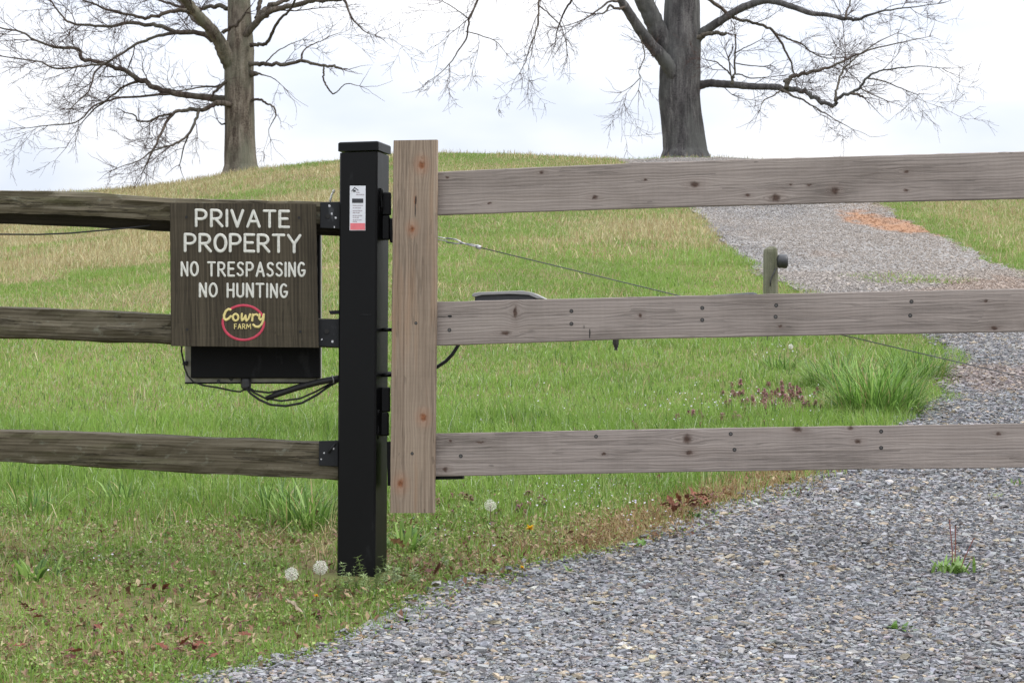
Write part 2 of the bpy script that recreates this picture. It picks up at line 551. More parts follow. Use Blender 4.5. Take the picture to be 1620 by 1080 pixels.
def grid_mesh(name, X, Y, Z, mat, smooth=True):
    ny, nx = X.shape
    V = np.stack([X.ravel(), Y.ravel(), Z.ravel()], 1)
    i = np.arange(ny * nx).reshape(ny, nx)
    F = np.stack([i[:-1, :-1].ravel(), i[:-1, 1:].ravel(), i[1:, 1:].ravel(), i[1:, :-1].ravel()], 1)
    return np_mesh(name, V, [F], mat, None, smooth)

gx = axis([(-420, -60, 30), (-60, -16, 3), (-16, -4, .5), (-4, 5, .1), (5, 18, .5), (18, 60, 3), (60, 420, 30)])
gy = axis([(-40, 4, 1.5), (4, 14, .1), (14, 30, .25), (30, 64, .4), (64, 100, 2), (100, 420, 20)])
GX, GY = np.meshgrid(gx, gy)
ground = grid_mesh('ground', GX, GY, terrain(GX, GY), soil_material())
tag(ground, 'grassy hillside ground rising to the ridge under both trees', 'ground', None, 'structure')

MUD = []
for (u_, v_, sx_, sy_) in ((1400, 352, .42, 3.2), (1440, 362, .30, 2.4), (1370, 346, .25, 1.5), (1600, 462, .8, 1.6), (1560, 600, .45, .8), (1545, 452, .35, .7), (1310, 405, .25, .7)):
    g_ = ground_at(u_, v_); MUD.append((g_.x, g_.y, sx_, sy_, 1.0 if v_ < 380 else (.24 if u_ > 1400 else .12)))
def mud(x, y):
    r = 0
    n = fbm(x * 2.5, y * .8, 79)
    for (cx, cy, sx, sy, a) in MUD:
        r = np.maximum(r, a * (.55 + .9 * fbm(x * 7, y * 1.6, 80)).clip(0, 1) * sstep(.12, .62, np.exp(-((x - cx) / sx) ** 2 - ((y - cy) / sy) ** 2) - (n - .5) * .7 - (vnoise(x * 9, y * 2.2, 96) - .5) * .7) * sstep(.06, .32, np.exp(-((x - cx) / sx) ** 2 - ((y - cy) / sy) ** 2)))
    return r

def drive_material():
    m = NT('gravel_bed')
    co = m.obj()
    vo = m.n('ShaderNodeTexVoronoi', feature='F1', i_Scale=75.0, i_Randomness=1.0); m.l(m.mapping(co, (1, 1, 1)), vo.inputs['Vector'])
    vo2 = m.n('ShaderNodeTexVoronoi', feature='F1', i_Scale=14.0); m.l(co, vo2.inputs['Vector'])
    sp = m.n('ShaderNodeSeparateColor'); m.l(vo.outputs['Color'], sp.inputs[0])
    col = m.ramp(sp.outputs[0], [(0, (.15, .152, .155)), (.25, (.20, .20, .205)), (.6, (.25, .25, .25)), (.78, (.31, .275, .22)), (.9, (.34, .33, .31)), (1, (.44, .43, .40))])
    sep = m.n('ShaderNodeSeparateXYZ'); m.l(co, sep.inputs[0])
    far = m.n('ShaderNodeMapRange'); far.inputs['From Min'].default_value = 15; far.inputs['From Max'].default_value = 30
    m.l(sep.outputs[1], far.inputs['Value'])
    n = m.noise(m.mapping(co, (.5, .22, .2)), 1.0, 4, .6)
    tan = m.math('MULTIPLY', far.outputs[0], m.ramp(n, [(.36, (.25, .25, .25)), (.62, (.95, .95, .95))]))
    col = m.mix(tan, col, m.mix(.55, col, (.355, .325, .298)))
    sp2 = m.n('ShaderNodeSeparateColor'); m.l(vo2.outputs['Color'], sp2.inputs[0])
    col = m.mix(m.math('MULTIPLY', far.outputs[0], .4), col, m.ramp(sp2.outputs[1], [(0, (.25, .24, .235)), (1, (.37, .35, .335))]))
    ma = m.n('ShaderNodeAttribute', attribute_name='Col')
    msep = m.n('ShaderNodeSeparateColor'); m.l(ma.outputs['Color'], msep.inputs[0])
    col = m.mix(msep.outputs[0], col, (.36, .20, .115))
    h = m.math('SUBTRACT', 1.0, vo.outputs['Distance'])
    return m.finish(col, .9, m.bump(h, .8, .02), 0, .2)

dy = axis([(-12, 5, .5), (5, 16, .08), (16, 30, .2), (30, ENDY, .35)])
tt = np.linspace(0, 1, 56)
DY, TT = np.meshgrid(dy, tt, indexing='ij')
wl_ = (fbm(dy * 2.1, dy * 0 + 4, 31) - .5) * .22 + (vnoise(dy * 7, dy * 0, 33) - .5) * .08
wr_ = (fbm(dy * 1.1, dy * 0 + 9, 41) - .5) * .5
DX = (XL(dy) - .02 + wl_)[:, None] * (1 - TT) + (XR(dy) + wr_)[:, None] * TT
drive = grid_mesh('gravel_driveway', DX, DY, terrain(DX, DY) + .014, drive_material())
_at = drive.data.color_attributes.new('Col', 'FLOAT_COLOR', 'POINT')
_m = mud(DX.ravel(), DY.ravel()); _c = np.ones((len(_m), 4), np.float32); _c[:, :3] = _m[:, None]
_at.data.foreach_set('color', _c.ravel())
tag(drive, 'grey gravel driveway climbing past the gate towards the ridge', 'driveway', None, 'structure')

# ------------------------------------------------------------------ loose gravel
def make_stones(name, n_per, y0, y1, smin, smax, side=1.5):
    A = 0
    pts = []
    ys = rng.uniform(y0, y1, int(n_per * (y1 - y0) * 2 * .5 * 1620 / FPX * side * y1 * 1.02))
    xs = rng.uniform(-2.2, 2.3, len(ys)) * 1.0
    span = .5 * 1620 / FPX * side
    xs = rng.uniform(-1, 1, len(ys)) * (span * y1)
    dens = n_per * (y1 - y0) * 2 * span * y1 / len(ys)
    keep = rng.random(len(ys)) < dens
    sd = road_sd(xs, ys)
    edge = rng.random(len(ys)) < np.clip((sd + .16) / .2, 0, 1) ** 1.5
    vis = np.abs(xs) < span * ys + .25
    k = keep & edge & vis & (sd > -.16)
    xs, ys = xs[k], ys[k]
    k = (rng.random(len(xs)) > mud(xs, ys) * .75) & (rng.random(len(xs)) < .30 + 1.3 * fbm(xs * 1.4, ys * 1.1, 93))
    xs, ys = xs[k], ys[k]
    n = len(xs)
    if dens > 1: print('stone density capped', name, dens)
    z = terrain(xs, ys) + .016
    size = np.exp(rng.normal(0, .42, n)) * (smin + smax) / 2 * .8
    size = np.clip(size, smin * .6, smax * 1.5)
    L, W, H = size, size * rng.uniform(.5, .9, n), size * rng.uniform(.16, .42, n)
    base = np.array([[-1, -1, -1], [1, -1, -1], [1, 1, -1], [-1, 1, -1], [-1, -1, 1], [1, -1, 1], [1, 1, 1], [-1, 1, 1]], float) * .5
    V = base[None] * np.stack([L, W, H], 1)[:, None, :]
    V = V * rng.uniform(.55, 1.15, (n, 8, 3))
    ax, ay, az = rng.normal(0, .2, n), rng.normal(0, .2, n), rng.uniform(0, 6.283, n)
    def rot(V, i, j, a):
        c, s = np.cos(a)[:, None], np.sin(a)[:, None]
        vi, vj = V[..., i].copy(), V[..., j].copy()
        V[..., i] = c * vi - s * vj; V[..., j] = s * vi + c * vj
    rot(V, 1, 2, ax); rot(V, 0, 2, ay); rot(V, 0, 1, az)
    V[..., 0] += xs[:, None]; V[..., 1] += ys[:, None]
    V[..., 2] += (z + H * .2 + rng.uniform(-.006, .007, n))[:, None]
    pal = np.array([[.165, .175, .195], [.215, .225, .245], [.115, .122, .138], [.275, .285, .30], [.195, .185, .178], [.34, .275, .18], [.40, .39, .37], [.145, .112, .105], [.235, .228, .228]])
    w = np.array([.20, .22, .10, .11, .10, .10, .025, .035, .11]); w /= w.sum()
    c = pal[rng.choice(len(pal), n, p=w)] * rng.uniform(.78, 1.22, (n, 1)) * rng.normal(1, .03, (n, 3))
    c = (c * .66 + .34 * np.array([.21, .21, .213])) * 1.13 * np.array([1.02, 1.0, .985]) * (.76 + .48 * fbm(xs * .9, ys * .8, 78))[:, None]
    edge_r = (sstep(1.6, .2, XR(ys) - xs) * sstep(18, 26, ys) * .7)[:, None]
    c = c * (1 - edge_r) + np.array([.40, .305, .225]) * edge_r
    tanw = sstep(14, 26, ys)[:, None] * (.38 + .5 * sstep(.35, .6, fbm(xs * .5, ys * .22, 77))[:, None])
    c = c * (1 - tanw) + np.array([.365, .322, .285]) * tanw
    om = mud(xs, ys)[:, None]
    c = c * (1 - om) + np.array([.36, .20, .115]) * om
    F0 = np.array([[3, 2, 1, 0], [4, 5, 6, 7], [0, 1, 5, 4], [1, 2, 6, 5], [2, 3, 7, 6], [3, 0, 4, 7]])
    F = (F0[None] + (np.arange(n) * 8)[:, None, None]).reshape(-1, 4)
    print(name, n)
    return V.reshape(-1, 3), F, np.repeat(np.clip(c, .02, .8), 8, 0)

parts = [make_stones('near', 17000, 5.2, 9.5, .008, .0235), make_stones('mid', 9000, 9.5, 14, .010, .025, 1.4),
         make_stones('far', 3000, 14, 25, .012, .027, 1.4), make_stones('crest', 1100, 25, 57, .011, .026, 1.35)]
off, Vs, Fs, Cs = 0, [], [], []
for V, F, c in parts:
    Vs.append(V); Fs.append(F + off); Cs.append(c); off += len(V)
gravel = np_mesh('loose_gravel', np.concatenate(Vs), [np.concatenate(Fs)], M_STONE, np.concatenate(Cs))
tag(gravel, 'crushed blue grey and tan stone spread over the driveway', 'gravel', None, 'stuff')
del parts, Vs, Fs, Cs

# ------------------------------------------------------------------ grass
def gauss(x, y, cx, cy, sx, sy):
    return np.exp(-((x - cx) / sx) ** 2 - ((y - cy) / sy) ** 2)

def straw_amount(x, y):
    n = fbm(x * .62 - y * .24 + 3, y * .11 + x * .12, 51)
    n2 = fbm(x * 2.2, y * 1.1, 55)
    hill = sstep(13, 27, y)
    s = .04 + hill * (.03 + (.80 - .42 * sstep(-3.0, -.5, x)) * sstep(.46, .585, n + .25 * (n2 - .5))) + .25 * np.clip(n2 - .58, 0, 1)
    s = s + .7 * gauss(x, y, 1.7, 34, 1.0, 4.5) * np.clip(n2 + .3, 0, 1)
    s = s + .75 * sstep(.40, .55, n2) * gauss(y * 0, y, 0, 8.9, 1, .5) * (x < -.64)
    s = s + 1.15 * np.exp(-((XL(y) - x - .18) / .31) ** 2) * sstep(8.0, 9.0, y) * sstep(11.6, 10.8, y)
    s = s + .35 * sstep(.5, .62, fbm(x * .8, y * .5, 58)) * sstep(-1.0, -2.6, x) * sstep(12, 16, y)
    s = s * (1 - .7 * (x > XR(y) - .2)) + .30 * sstep(.3, 1.2, x - XR(y)) * (x > XR(y) - .2)
    return np.clip(s, 0, .92)

def blades(name, n, y0, y1, hfun, wbase, colfun, mat, side=1.25, accept=None, lean=.35, over=0.05, power=1.0, xclip=None):
    span = .5 * 1620 / FPX * side
    t = rng.random(n)
    ys = y0 + (y1 - y0) * t ** power
    xs = rng.uniform(-1, 1, n) * (span * ys + .2)
    sd = road_sd(xs, ys)
    k = sd < over
    if accept is not None: k &= rng.random(n) < accept(xs, ys, sd)
    k &= np.hypot(xs + .50, ys - 7.97) > .15
    xs, ys, sd = xs[k], ys[k], sd[k]
    n = len(xs)
    z = terrain(xs, ys) - .004
    h = hfun(xs, ys, n) * np.clip(1 - (sd - over + .08) / .1 * .4, .35, 1)
    w = (wbase + ys * .00012) * rng.uniform(.6, 1.3, n)
    az = rng.uniform(0, 6.283, n)
    dx, dyv = np.cos(az), np.sin(az)
    ln = np.abs(rng.normal(0, lean, n)) * h
    fa = rng.uniform(0, 6.283, n)
    sx, sy = np.cos(fa) * w / 2, np.sin(fa) * w / 2
    b = np.stack([xs, ys, z], 1)
    S = np.stack([sx, sy, np.zeros(n)], 1)
    mid = b + np.stack([dx * ln * .35, dyv * ln * .35, h * .58], 1)
    tip = b + np.stack([dx * ln, dyv * ln, h * np.clip(1 - .35 * (ln / h) ** 2, .4, 1)], 1)
    V = np.stack([b - S, b + S, mid + S * .75, mid - S * .75, tip], 1).reshape(-1, 3)
    o = np.arange(n) * 5
    Q = np.stack([o, o + 1, o + 2, o + 3], 1); T = np.stack([o + 3, o + 2, o + 4], 1)
    c = np.repeat(colfun(xs, ys, n), 5, 0)
    print(name, n)
    return V, Q, T, c

def merge(name, lst, mat):
    off = 0; V, Q, T, C = [], [], [], []
    for v, q, t, c in lst:
        V.append(v); Q.append(q + off); T.append(t + off); C.append(c); off += len(v)
    return np_mesh(name, np.concatenate(V), [np.concatenate(Q), np.concatenate(T)], mat, np.concatenate(C), True)

def green(xs, ys, n):
    a = np.array([.148, .255, .040]); b = np.array([.24, .375, .070]); c = np.array([.29, .35, .12]); d = np.array([.085, .16, .035])
    t = np.clip(fbm(xs * 1.1, ys * .6, 61) * 1.5 - .3 + rng.normal(0, .18, n), 0, 1)[:, None]
    col = a * (1 - t) + b * t
    y = (rng.random(n) < .14)[:, None]
    col = np.where(y, c, col)
    col = np.where((rng.random(n) < .10 * (1 - sstep(14, 30, ys)))[:, None], d, col)
    col = np.where((rng.random(n) < .035 * (ys < 22))[:, None], np.array([.42, .50, .30]), col)  # a few pale blades: glints of light put into the blade colour
    far = sstep(18, 36, ys)[:, None]
    col = col * (1 - far * .45) + np.array([.205, .275, .08]) * far * .45
    return np.clip(col * rng.uniform(.86, 1.14, (n, 1)), 0, 1)

def straw(xs, ys, n):
    a = np.array([.43, .37, .19]); b = np.array([.36, .27, .14]); c = np.array([.50, .46, .27])
    t = rng.random((n, 1))
    col = np.where(t < .45, a, np.where(t < .75, b, c))
    edge = ((XL(ys) - xs) < .5)[:, None] & (ys < 12)[:, None]
    col = np.where(edge, col * np.array([.76, .62, .58]), col)
    return np.clip(col * rng.uniform(.8, 1.12, (n, 1)), 0, 1)

def h_near(x, y, n):
    tuft = sstep(.52, .75, fbm(x * 2.6, y * 2.6, 71))
    lush = sstep(8.7, 10.2, y)
    return (.018 + .03 * rng.random(n)) * (1 + 1.1 * lush) + tuft * lush * .10 * rng.random(n) + .02 * tuft * rng.random(n)

def h_mid(x, y, n):
    tuft = sstep(.5, .72, fbm(x * 1.7, y * 1.2, 72))
    return .02 + .032 * rng.random(n) + .065 * tuft * rng.random(n)

def h_far(x, y, n):
    tuft = sstep(.5, .7, fbm(x * .9, y * .6, 73))
    return .025 + .045 * rng.random(n) + .07 * tuft * rng.random(n)

ok_green = lambda x, y, sd: 1 - straw_amount(x, y)
ok_straw = lambda x, y, sd: straw_amount(x, y)
thin_front = lambda x, y, sd: (1 - straw_amount(x, y)) * np.where(y < 9.0, .42 + .3 * (fbm(x * 2.1, y * 2.1, 97) > .5), 1)
g = [blades('green near', 260000, 5.4, 12.5, h_near, .0030, green, None, 1.6, thin_front, .6),
     blades('green mid', 420000, 12.0, 27, h_mid, .0032, green, None, 1.6, ok_green, .75, power=1.15),
     blades('green far', 470000, 26, 66, h_far, .006, green, None, 1.6, ok_green, .8, over=0.0)]
grass = merge('meadow_grass', g, M_GRASS)
tag(grass, 'short green grass growing over the verge and hillside', 'grass', None, 'stuff')
s = [blades('straw near', 185000, 5.4, 12.5, lambda x, y, n: (.02 + .05 * rng.random(n)) * (1 + 1.1 * np.exp(-((y - 8.9) / .5) ** 2) * (x < -.64)),   .0024, straw, None, 1.6, ok_straw, 1.1),
     blades('straw mid', 200000, 12.0, 27, lambda x, y, n: .03 + .11 * rng.random(n) ** 3,   .0024, straw, None, 1.6, ok_straw, .9, power=1.15),
     blades('straw far', 430000, 26, 66, lambda x, y, n: .04 + .15 * rng.random(n) ** 2.5, .005, straw, None, 1.6, ok_straw, .8, over=0.0)]
strawo = merge('dry_grass', s, M_STRAW)
tag(strawo, 'dry straw coloured grass mixed through the green hillside', 'dry grass', None, 'stuff')
del g, s

# low broad-leaved weeds along the verge
def leaf_cards(n, y0, y1, size, colfun, hmax, accept, side=1.3, over=0.06):
    span = .5 * 1620 / FPX * side
    ys = rng.uniform(y0, y1, n); xs = rng.uniform(-1, 1, n) * (span * ys + .2)
    sd = road_sd(xs, ys)
    k = (sd < over) & (rng.random(n) < accept(xs, ys, sd)) & (np.hypot(xs + .50, ys - 7.97) > .15)
    xs, ys = xs[k], ys[k]; n = len(xs)
    z = terrain(xs, ys) + rng.random(n) ** 1.5 * hmax * (.5 + fbm(xs * 5, ys * 5, 81))
    L = size * rng.uniform(.5, 1.4, n); W = L * rng.uniform(.4, .7, n)
    az = rng.uniform(0, 6.283, n); el = rng.normal(.25, .4, n); ro = rng.normal(0, .5, n)
    f = np.stack([np.cos(az) * np.cos(el), np.sin(az) * np.cos(el), np.sin(el)], 1)
    sd_ = np.stack([-np.sin(az) * np.cos(ro), np.cos(az) * np.cos(ro), np.sin(ro)], 1)
    b = np.stack([xs, ys, z], 1)
    up = np.cross(f, sd_)
    m = b + f * (L * .5)[:, None] + up * (L * .12)[:, None]
    V = np.stack([b, m + sd_ * (W / 2)[:, None], b + f * L[:, None], m - sd_ * (W / 2)[:, None]], 1).reshape(-1, 3)
    o = np.arange(n) * 4
    Q1 = np.stack([o, o + 1, o + 2], 1); Q2 = np.stack([o, o + 2, o + 3], 1)
    print('leaves', n)
    return V, Q1, Q2, np.repeat(colfun(xs, ys, n), 4, 0)

def weed_col(xs, ys, n):
    a = np.array([.17, .28, .05]); b = np.array([.265, .36, .095]); c = np.array([.09, .16, .035]); d = np.array([.32, .31, .14])
    r = rng.random((n, 1))
    col = np.where(r < .4, a, np.where(r < .68, b, np.where(r < .86, c, d)))
    red = sstep(.5, .68, fbm(xs * 2.2, ys * 2.2, 83)) * (.45 * sstep(8.8, 7.0, ys) + .08)
    col = np.where((rng.random(n) < red)[:, None], np.array([.17, .095, .06]) * rng.uniform(.6, 1.4, (n, 1)), col)
    return np.clip(col * rng.uniform(.8, 1.2, (n, 1)), 0, 1)

acc = lambda x, y, sd: (1 - .85 * np.exp(-((XL(y) - x - .16) / .3) ** 2) * sstep(8.0, 9.0, y)) * np.clip(1.15 - sstep(8.6, 10.2, y), .12, 1) * sstep(.30, .56, fbm(x * 3.6, y * 3.6, 82))
v, t1, t2, c = leaf_cards(150000, 5.4, 11.0, .0125, weed_col, .05, acc)
weeds = np_mesh('ground_cover_weeds', v, [np.concatenate([t1, t2])], M_LEAF, c, False)
tag(weeds, 'low broad leaved green and reddish weeds along the gravel edge', 'ground cover', None, 'stuff')

def litter_col(xs, ys, n):
    p = np.array([[.18, .09, .055], [.28, .18, .105], [.38, .29, .18], [.33, .235, .14]])
    return p[rng.integers(0, 4, n)] * rng.uniform(.7, 1.2, (n, 1))
acc2 = lambda x, y, sd: .5 * sstep(.52, .6, fbm(x * 1.3 + 2, y * 1.6, 87)) * (y < 9.2) + sstep(.5, .66, fbm(x * 2.4 + 9, y * 2.4, 85)) * .55 + .6 * np.exp(-((XL(y) - x - .14) / .25) ** 2) * sstep(8, 9, y) + .26 * (y < 9.3) + .45 * sstep(7.6, 6.9, y) * sstep(-.4, -.8, x) * sstep(.4, .55, fbm(x * 4, y * 4, 88))
v, t1, t2, c = leaf_cards(48000, 5.4, 11.4, .024, litter_col, .022, acc2, over=0.08)
lit = np_mesh('leaf_litter', v, [np.concatenate([t1, t2])], M_DRYLEAF, c, False)
tag(lit, 'scraps of brown leaf litter scattered through the verge weeds', 'leaf litter', None, 'stuff')

# ------------------------------------------------------------------ boards and rails
def lerp_poly(pts, t):
    """resample a pixel polyline at fractions t of its length along the dominant axis"""
    p = np.array(pts, float)
    ax = 0 if abs(p[-1, 0] - p[0, 0]) > abs(p[-1, 1] - p[0, 1]) else 1
    a = p[0, ax] + (p[-1, ax] - p[0, ax]) * t
    sgn = 1 if p[-1, ax] > p[0, ax] else -1
    o = np.interp(sgn * a, sgn * p[:, ax], p[:, 1 - ax])
    return np.stack([a, o], 1) if ax == 0 else np.stack([o, a], 1)

def board(name, parent, edge_a, edge_b, p0, n, thick, mat_fn, knots=(), nseg=40, rough=.0008, bev=.0025, profile=None, extend=0.0):
    """edge_a / edge_b: pixel polylines of the two long edges (same direction) lying on the plane p0,n.
    the object's local X runs along the board, local Z across it, local Y into the depth"""
    t = np.linspace(0, 1, nseg + 1)
    A = [onplane(u, v, p0, n) for u, v in lerp_poly(edge_a, t)]
    B = [onplane(u, v, p0, n) for u, v in lerp_poly(edge_b, t)]
    o = (A[0] + B[0]) / 2
    ex = ((A[-1] + B[-1]) / 2 - o).normalized()
    ey = (-n).normalized()
    ez = ex.cross(ey).normalized()
    if ez.dot(A[0] - o) < 0: ez = -ez
    la = [((p - o).dot(ex), (p - o).dot(ez)) for p in A]
    lb = [((p - o).dot(ex), (p - o).dot(ez)) for p in B]
    if extend:
        def ext(l):
            (x0, z0), (x1, z1) = l[-8], l[-1]
            s = (z1 - z0) / (x1 - x0)
            k = max(2, int(extend / .08))
            return l + [(x1 + extend * i / k, z1 + s * extend * i / k) for i in range(1, k + 1)]
        la, lb = ext(la), ext(lb)
    vs, fs = [], []
    seed = random.random() * 100
    for i, ((xa, za), (xb, zb)) in enumerate(zip(la, lb)):
        j = lambda: random.uniform(-rough, rough)
        if profile is None:
            b = bev
            ring = [(xb, 0 + j() * .4, zb + b), (xa, 0 + j() * .4, za - b), (xa, b, za + j()), (xa, thick - b, za + j()), (xa, thick, za - b), (xb, thick, zb + b), (xb, thick - b, zb + j()), (xb, b, zb + j())]
        else:
            ring = profile(i / (len(la) - 1), xa, za, xb, zb, seed)
        vs += ring
        m = len(ring)
    for i in range(len(la) - 1):
        for k in range(m):
            k2 = (k + 1) % m
            fs.append((i * m + k, i * m + k2, (i + 1) * m + k2, (i + 1) * m + k))
    fs.append(tuple(range(m - 1, -1, -1))); fs.append(tuple(range(len(vs) - m, len(vs))))
    me = bpy.data.meshes.new(name)
    me.from_pydata(vs, [], fs)
    kn = []
    for (u, v, rx, rz, rud) in knots:
        q = onplane(u, v, p0, n) - o
        sc_ = (p0 - Vector((0, 0, CAMZ))).length / FPX
        kn.append((q.dot(ex), q.dot(ez), rx * sc_, rz * sc_, rud))
    me.materials.append(mat_fn(kn))
    me.update()
    import bmesh
    bm = bmesh.new(); bm.from_mesh(me); bmesh.ops.recalc_face_normals(bm, faces=bm.faces); bm.to_mesh(me); bm.free()
    ob = bpy.data.objects.new(name, me)
    link(ob, parent)
    M = Matrix((( ex.x, ey.x, ez.x, o.x), (ex.y, ey.y, ez.y, o.y), (ex.z, ey.z, ez.z, o.z), (0, 0, 0, 1)))
    ob.matrix_local = Matrix.Translation(-Vector(parent.location)) @ M if parent is not None else M
    return ob

# ------------------------------------------------------------------ gate post
def solve_post():
    best = None
    C = P(597, 236, 8.0)
    for a in np.linspace(.10, .45, 351):
        def proj(p): return 810 + FPX * p.x / (p.y * CP + (p.z - CAMZ) * SP)
        lo, hi = .05, .3
        for _ in range(40):
            s_ = (lo + hi) / 2
            if proj(C + Vector((-math.cos(a), math.sin(a), 0)) * s_) > 537: lo = s_
            else: hi = s_
        e = abs(proj(C + Vector((math.sin(a), math.cos(a), 0)) * s_) - 616.3)
        if best is None or e < best[0]: best = (e, a, s_)
    return C, best[1], best[2]
TC, PA, PS = solve_post()
print('post angle', math.degrees(PA), 'size', PS)
E1 = Vector((-math.cos(PA), math.sin(PA), 0)); E2 = Vector((math.sin(PA), math.cos(PA), 0))
NF = -E2; NR = -E1                        # outward normals of the front and right faces
BC = P(592.6, 925, 8.0); BC.z -= .12
BOTZ = tz(BC.x, 8.0)
post = empty('gate_post', (BC.x + E1.x * PS / 2 + E2.x * PS / 2, 8 + (E1.y + E2.y) * PS / 2, BOTZ),
             'black square steel post with flat cap that carries the wooden gate', 'post')
mb = MB()
def prism_ring(c, s0, ins, ch=.006):
    """chamfered square ring round corner c, grown by ins"""
    q = []
    for (i, j) in ((0, 0), (1, 0), (1, 1), (0, 1)):
        p = c + E1 * (i * s0 + (ins if i else -ins)) + E2 * (j * s0 + (ins if j else -ins))
        di = -1 if i else 1; dj = -1 if j else 1
        a_, b_ = p + E1 * di * ch, p + E2 * dj * ch
        q += [b_, a_] if (i, j) in ((0, 0), (1, 1)) else [a_, b_]
    return q
TCs = P(596.9, 240, 8.0)
r0, r1 = prism_ring(BC, PS, 0), prism_ring(TCs, PS, 0)
mb.add(r0 + r1, [(k, (k + 1) % 8, 8 + (k + 1) % 8, 8 + k) for k in range(8)] + [tuple(range(7, -1, -1)), tuple(range(8, 16))])
mb.build('shaft', M_BLACK, post)
mb = MB()
rings = []
for dz, ins, ch in ((0, .0045, .004), (.026, .0045, .004), (.030, .001, .004)):
    c = P(597, 237.5, 8.0); c.z += dz
    rings += prism_ring(c, PS, ins, ch)
mb.add(rings, [(r * 8 + k, r * 8 + (k + 1) % 8, r * 8 + 8 + (k + 1) % 8, r * 8 + 8 + k) for r in range(2) for k in range(8)] + [tuple(range(7, -1, -1)), tuple(range(16, 24))])
mb.build('cap', M_BLACK, post)
FP0 = TC + NF * .0008
def onfront(u, v, lift=0): return onplane(u, v, TC + NF * (.0008 + lift), NF)
def front_quad(u0, v0, u1, v1, lift, dep=.0012, lean=0):
    q = [onfront(u0, v0, lift), onfront(u1, v0, lift), onfront(u1 - lean, v1, lift), onfront(u0 - lean, v1, lift)]
    b = MB(); b.quadbox(q, -NF, dep); return b
b = front_quad(553.5, 294, 578.3, 364.5, .0012, .0018, .4); stk = b.build('sticker', M_STICKER, post)
front_quad(554.2, 353, 577.4, 363.6, .0020, .0006).build('red_panel', M_STKRED, stk)
front_quad(557, 314.2, 574.6, 321, .0020, .0006).build('black_bar', M_STKBLK, stk)
rows = [(304.5, 9), (307.8, 17), (325, 15), (329, 12), (333.5, 14), (336.5, 8), (341, 15), (344, 10), (348, 13), (350.5, 7)]
for v, w in rows:
    b = MB(); u = 558 if v > 310 else 563.5
    while u < 558 + w:
        l = random.uniform(1.5, 4)
        q = [onfront(u, v - .5, .0020), onfront(u + l, v - .5, .0020), onfront(u + l, v + .5, .0020), onfront(u, v + .5, .0020)]
        b.quadbox(q, -NF, .0006); u += l + .8
    b.build('print_line', M_STKINK, stk)
b = MB()                                   # little house emblem
b.stroke([onfront(556.5, 302.2, .0016), onfront(561, 296.8, .0016), onfront(566.5, 301, .0016)], .0013, NF, .0012)
q = [onfront(558.6, 300.5, .002), onfront(562.6, 300.5, .002), onfront(562.6, 303.6, .002), onfront(558.6, 303.6, .002)]
b.quadbox(q, -NF, .0006)
b.build('house_emblem', M_STKBLK, stk)
b = MB(); b.tube([onfront(569, 498.5), onfront(574, 497.6), onfront(581, 498), onfront(588, 497.5)], .0014, 6); b.build('weld_bead', M_BRACKET, post)
# rail brackets
RY = 8.062                                  # front of the split rails
NB = Vector((0, -1, 0))
def pl(u, v, Y): return P(u, v, Y)
for (u0, v0, u1, v1, hu, hv, chips) in ((506.5, 320, 537, 362, 519, 342, ((521, 326), (525, 338), (531, 345), (529, 359))),
                                        (503, 505, 536, 549, 517, 524, ((509, 537), (526, 540))),
                                        (504.5, 697, 533, 737.5, 0, 0, ((508, 726), (528, 709), (513, 716)))):
    b = MB()
    Y = RY - .007
    b.quadbox([pl(u0, v0, Y), pl(u1, v0 - .5, Y), pl(u1, v1, Y), pl(u0, v1 - 1.5, Y)], Vector((0, 1, 0)), .0055)
    b.quadbox([pl(u1 - 3, v0 - 1, Y - .004), pl(u1 + 2, v0 - 1, Y - .004), pl(u1 + 2, v1, Y - .004), pl(u1 - 3, v1, Y - .004)], Vector((0, 1, 0)), .09)
    br = b.build('rail_bracket', M_BRACKET, post, .0015)
    if hu:
        b = MB(); b.disc(pl(hu, hv, Y), NB, .0085, .004, 6); b.build('bolt', M_HOLE, br)
    else:
        b = MB(); b.tube([pl(531, 701, Y - .003), pl(525, 708, Y - .005), pl(520, 716, Y - .002)], .004, 6); b.build('weld_bead', M_BRACKET, br)
    for (cu, cv) in chips:
        b = MB()
        c = pl(cu, cv, Y); k = 6; r = random.uniform(.003, .0058)
        pts = [c + Vector((math.cos(a) * r * random.uniform(.5, 1.2), 0, math.sin(a) * r * random.uniform(.6, 1.3))) for a in np.linspace(0, 6.28, k, endpoint=False)]
        b.add([p + Vector((0, -.0012, 0)) for p in pts] + [p + Vector((0, .001, 0)) for p in pts], [tuple(range(k))] + [(i, (i + 1) % k, k + (i + 1) % k, k + i) for i in range(k)])
        b.build('bare_chip', M_GALV, br)
b = MB(); b.quadbox([pl(520, 491.5, 8.07), pl(540, 490.5, 8.07), pl(540, 496, 8.07), pl(522, 496.5, 8.07)], Vector((0, 1, 0)), .03); b.build('tab', M_BRACKET, post)
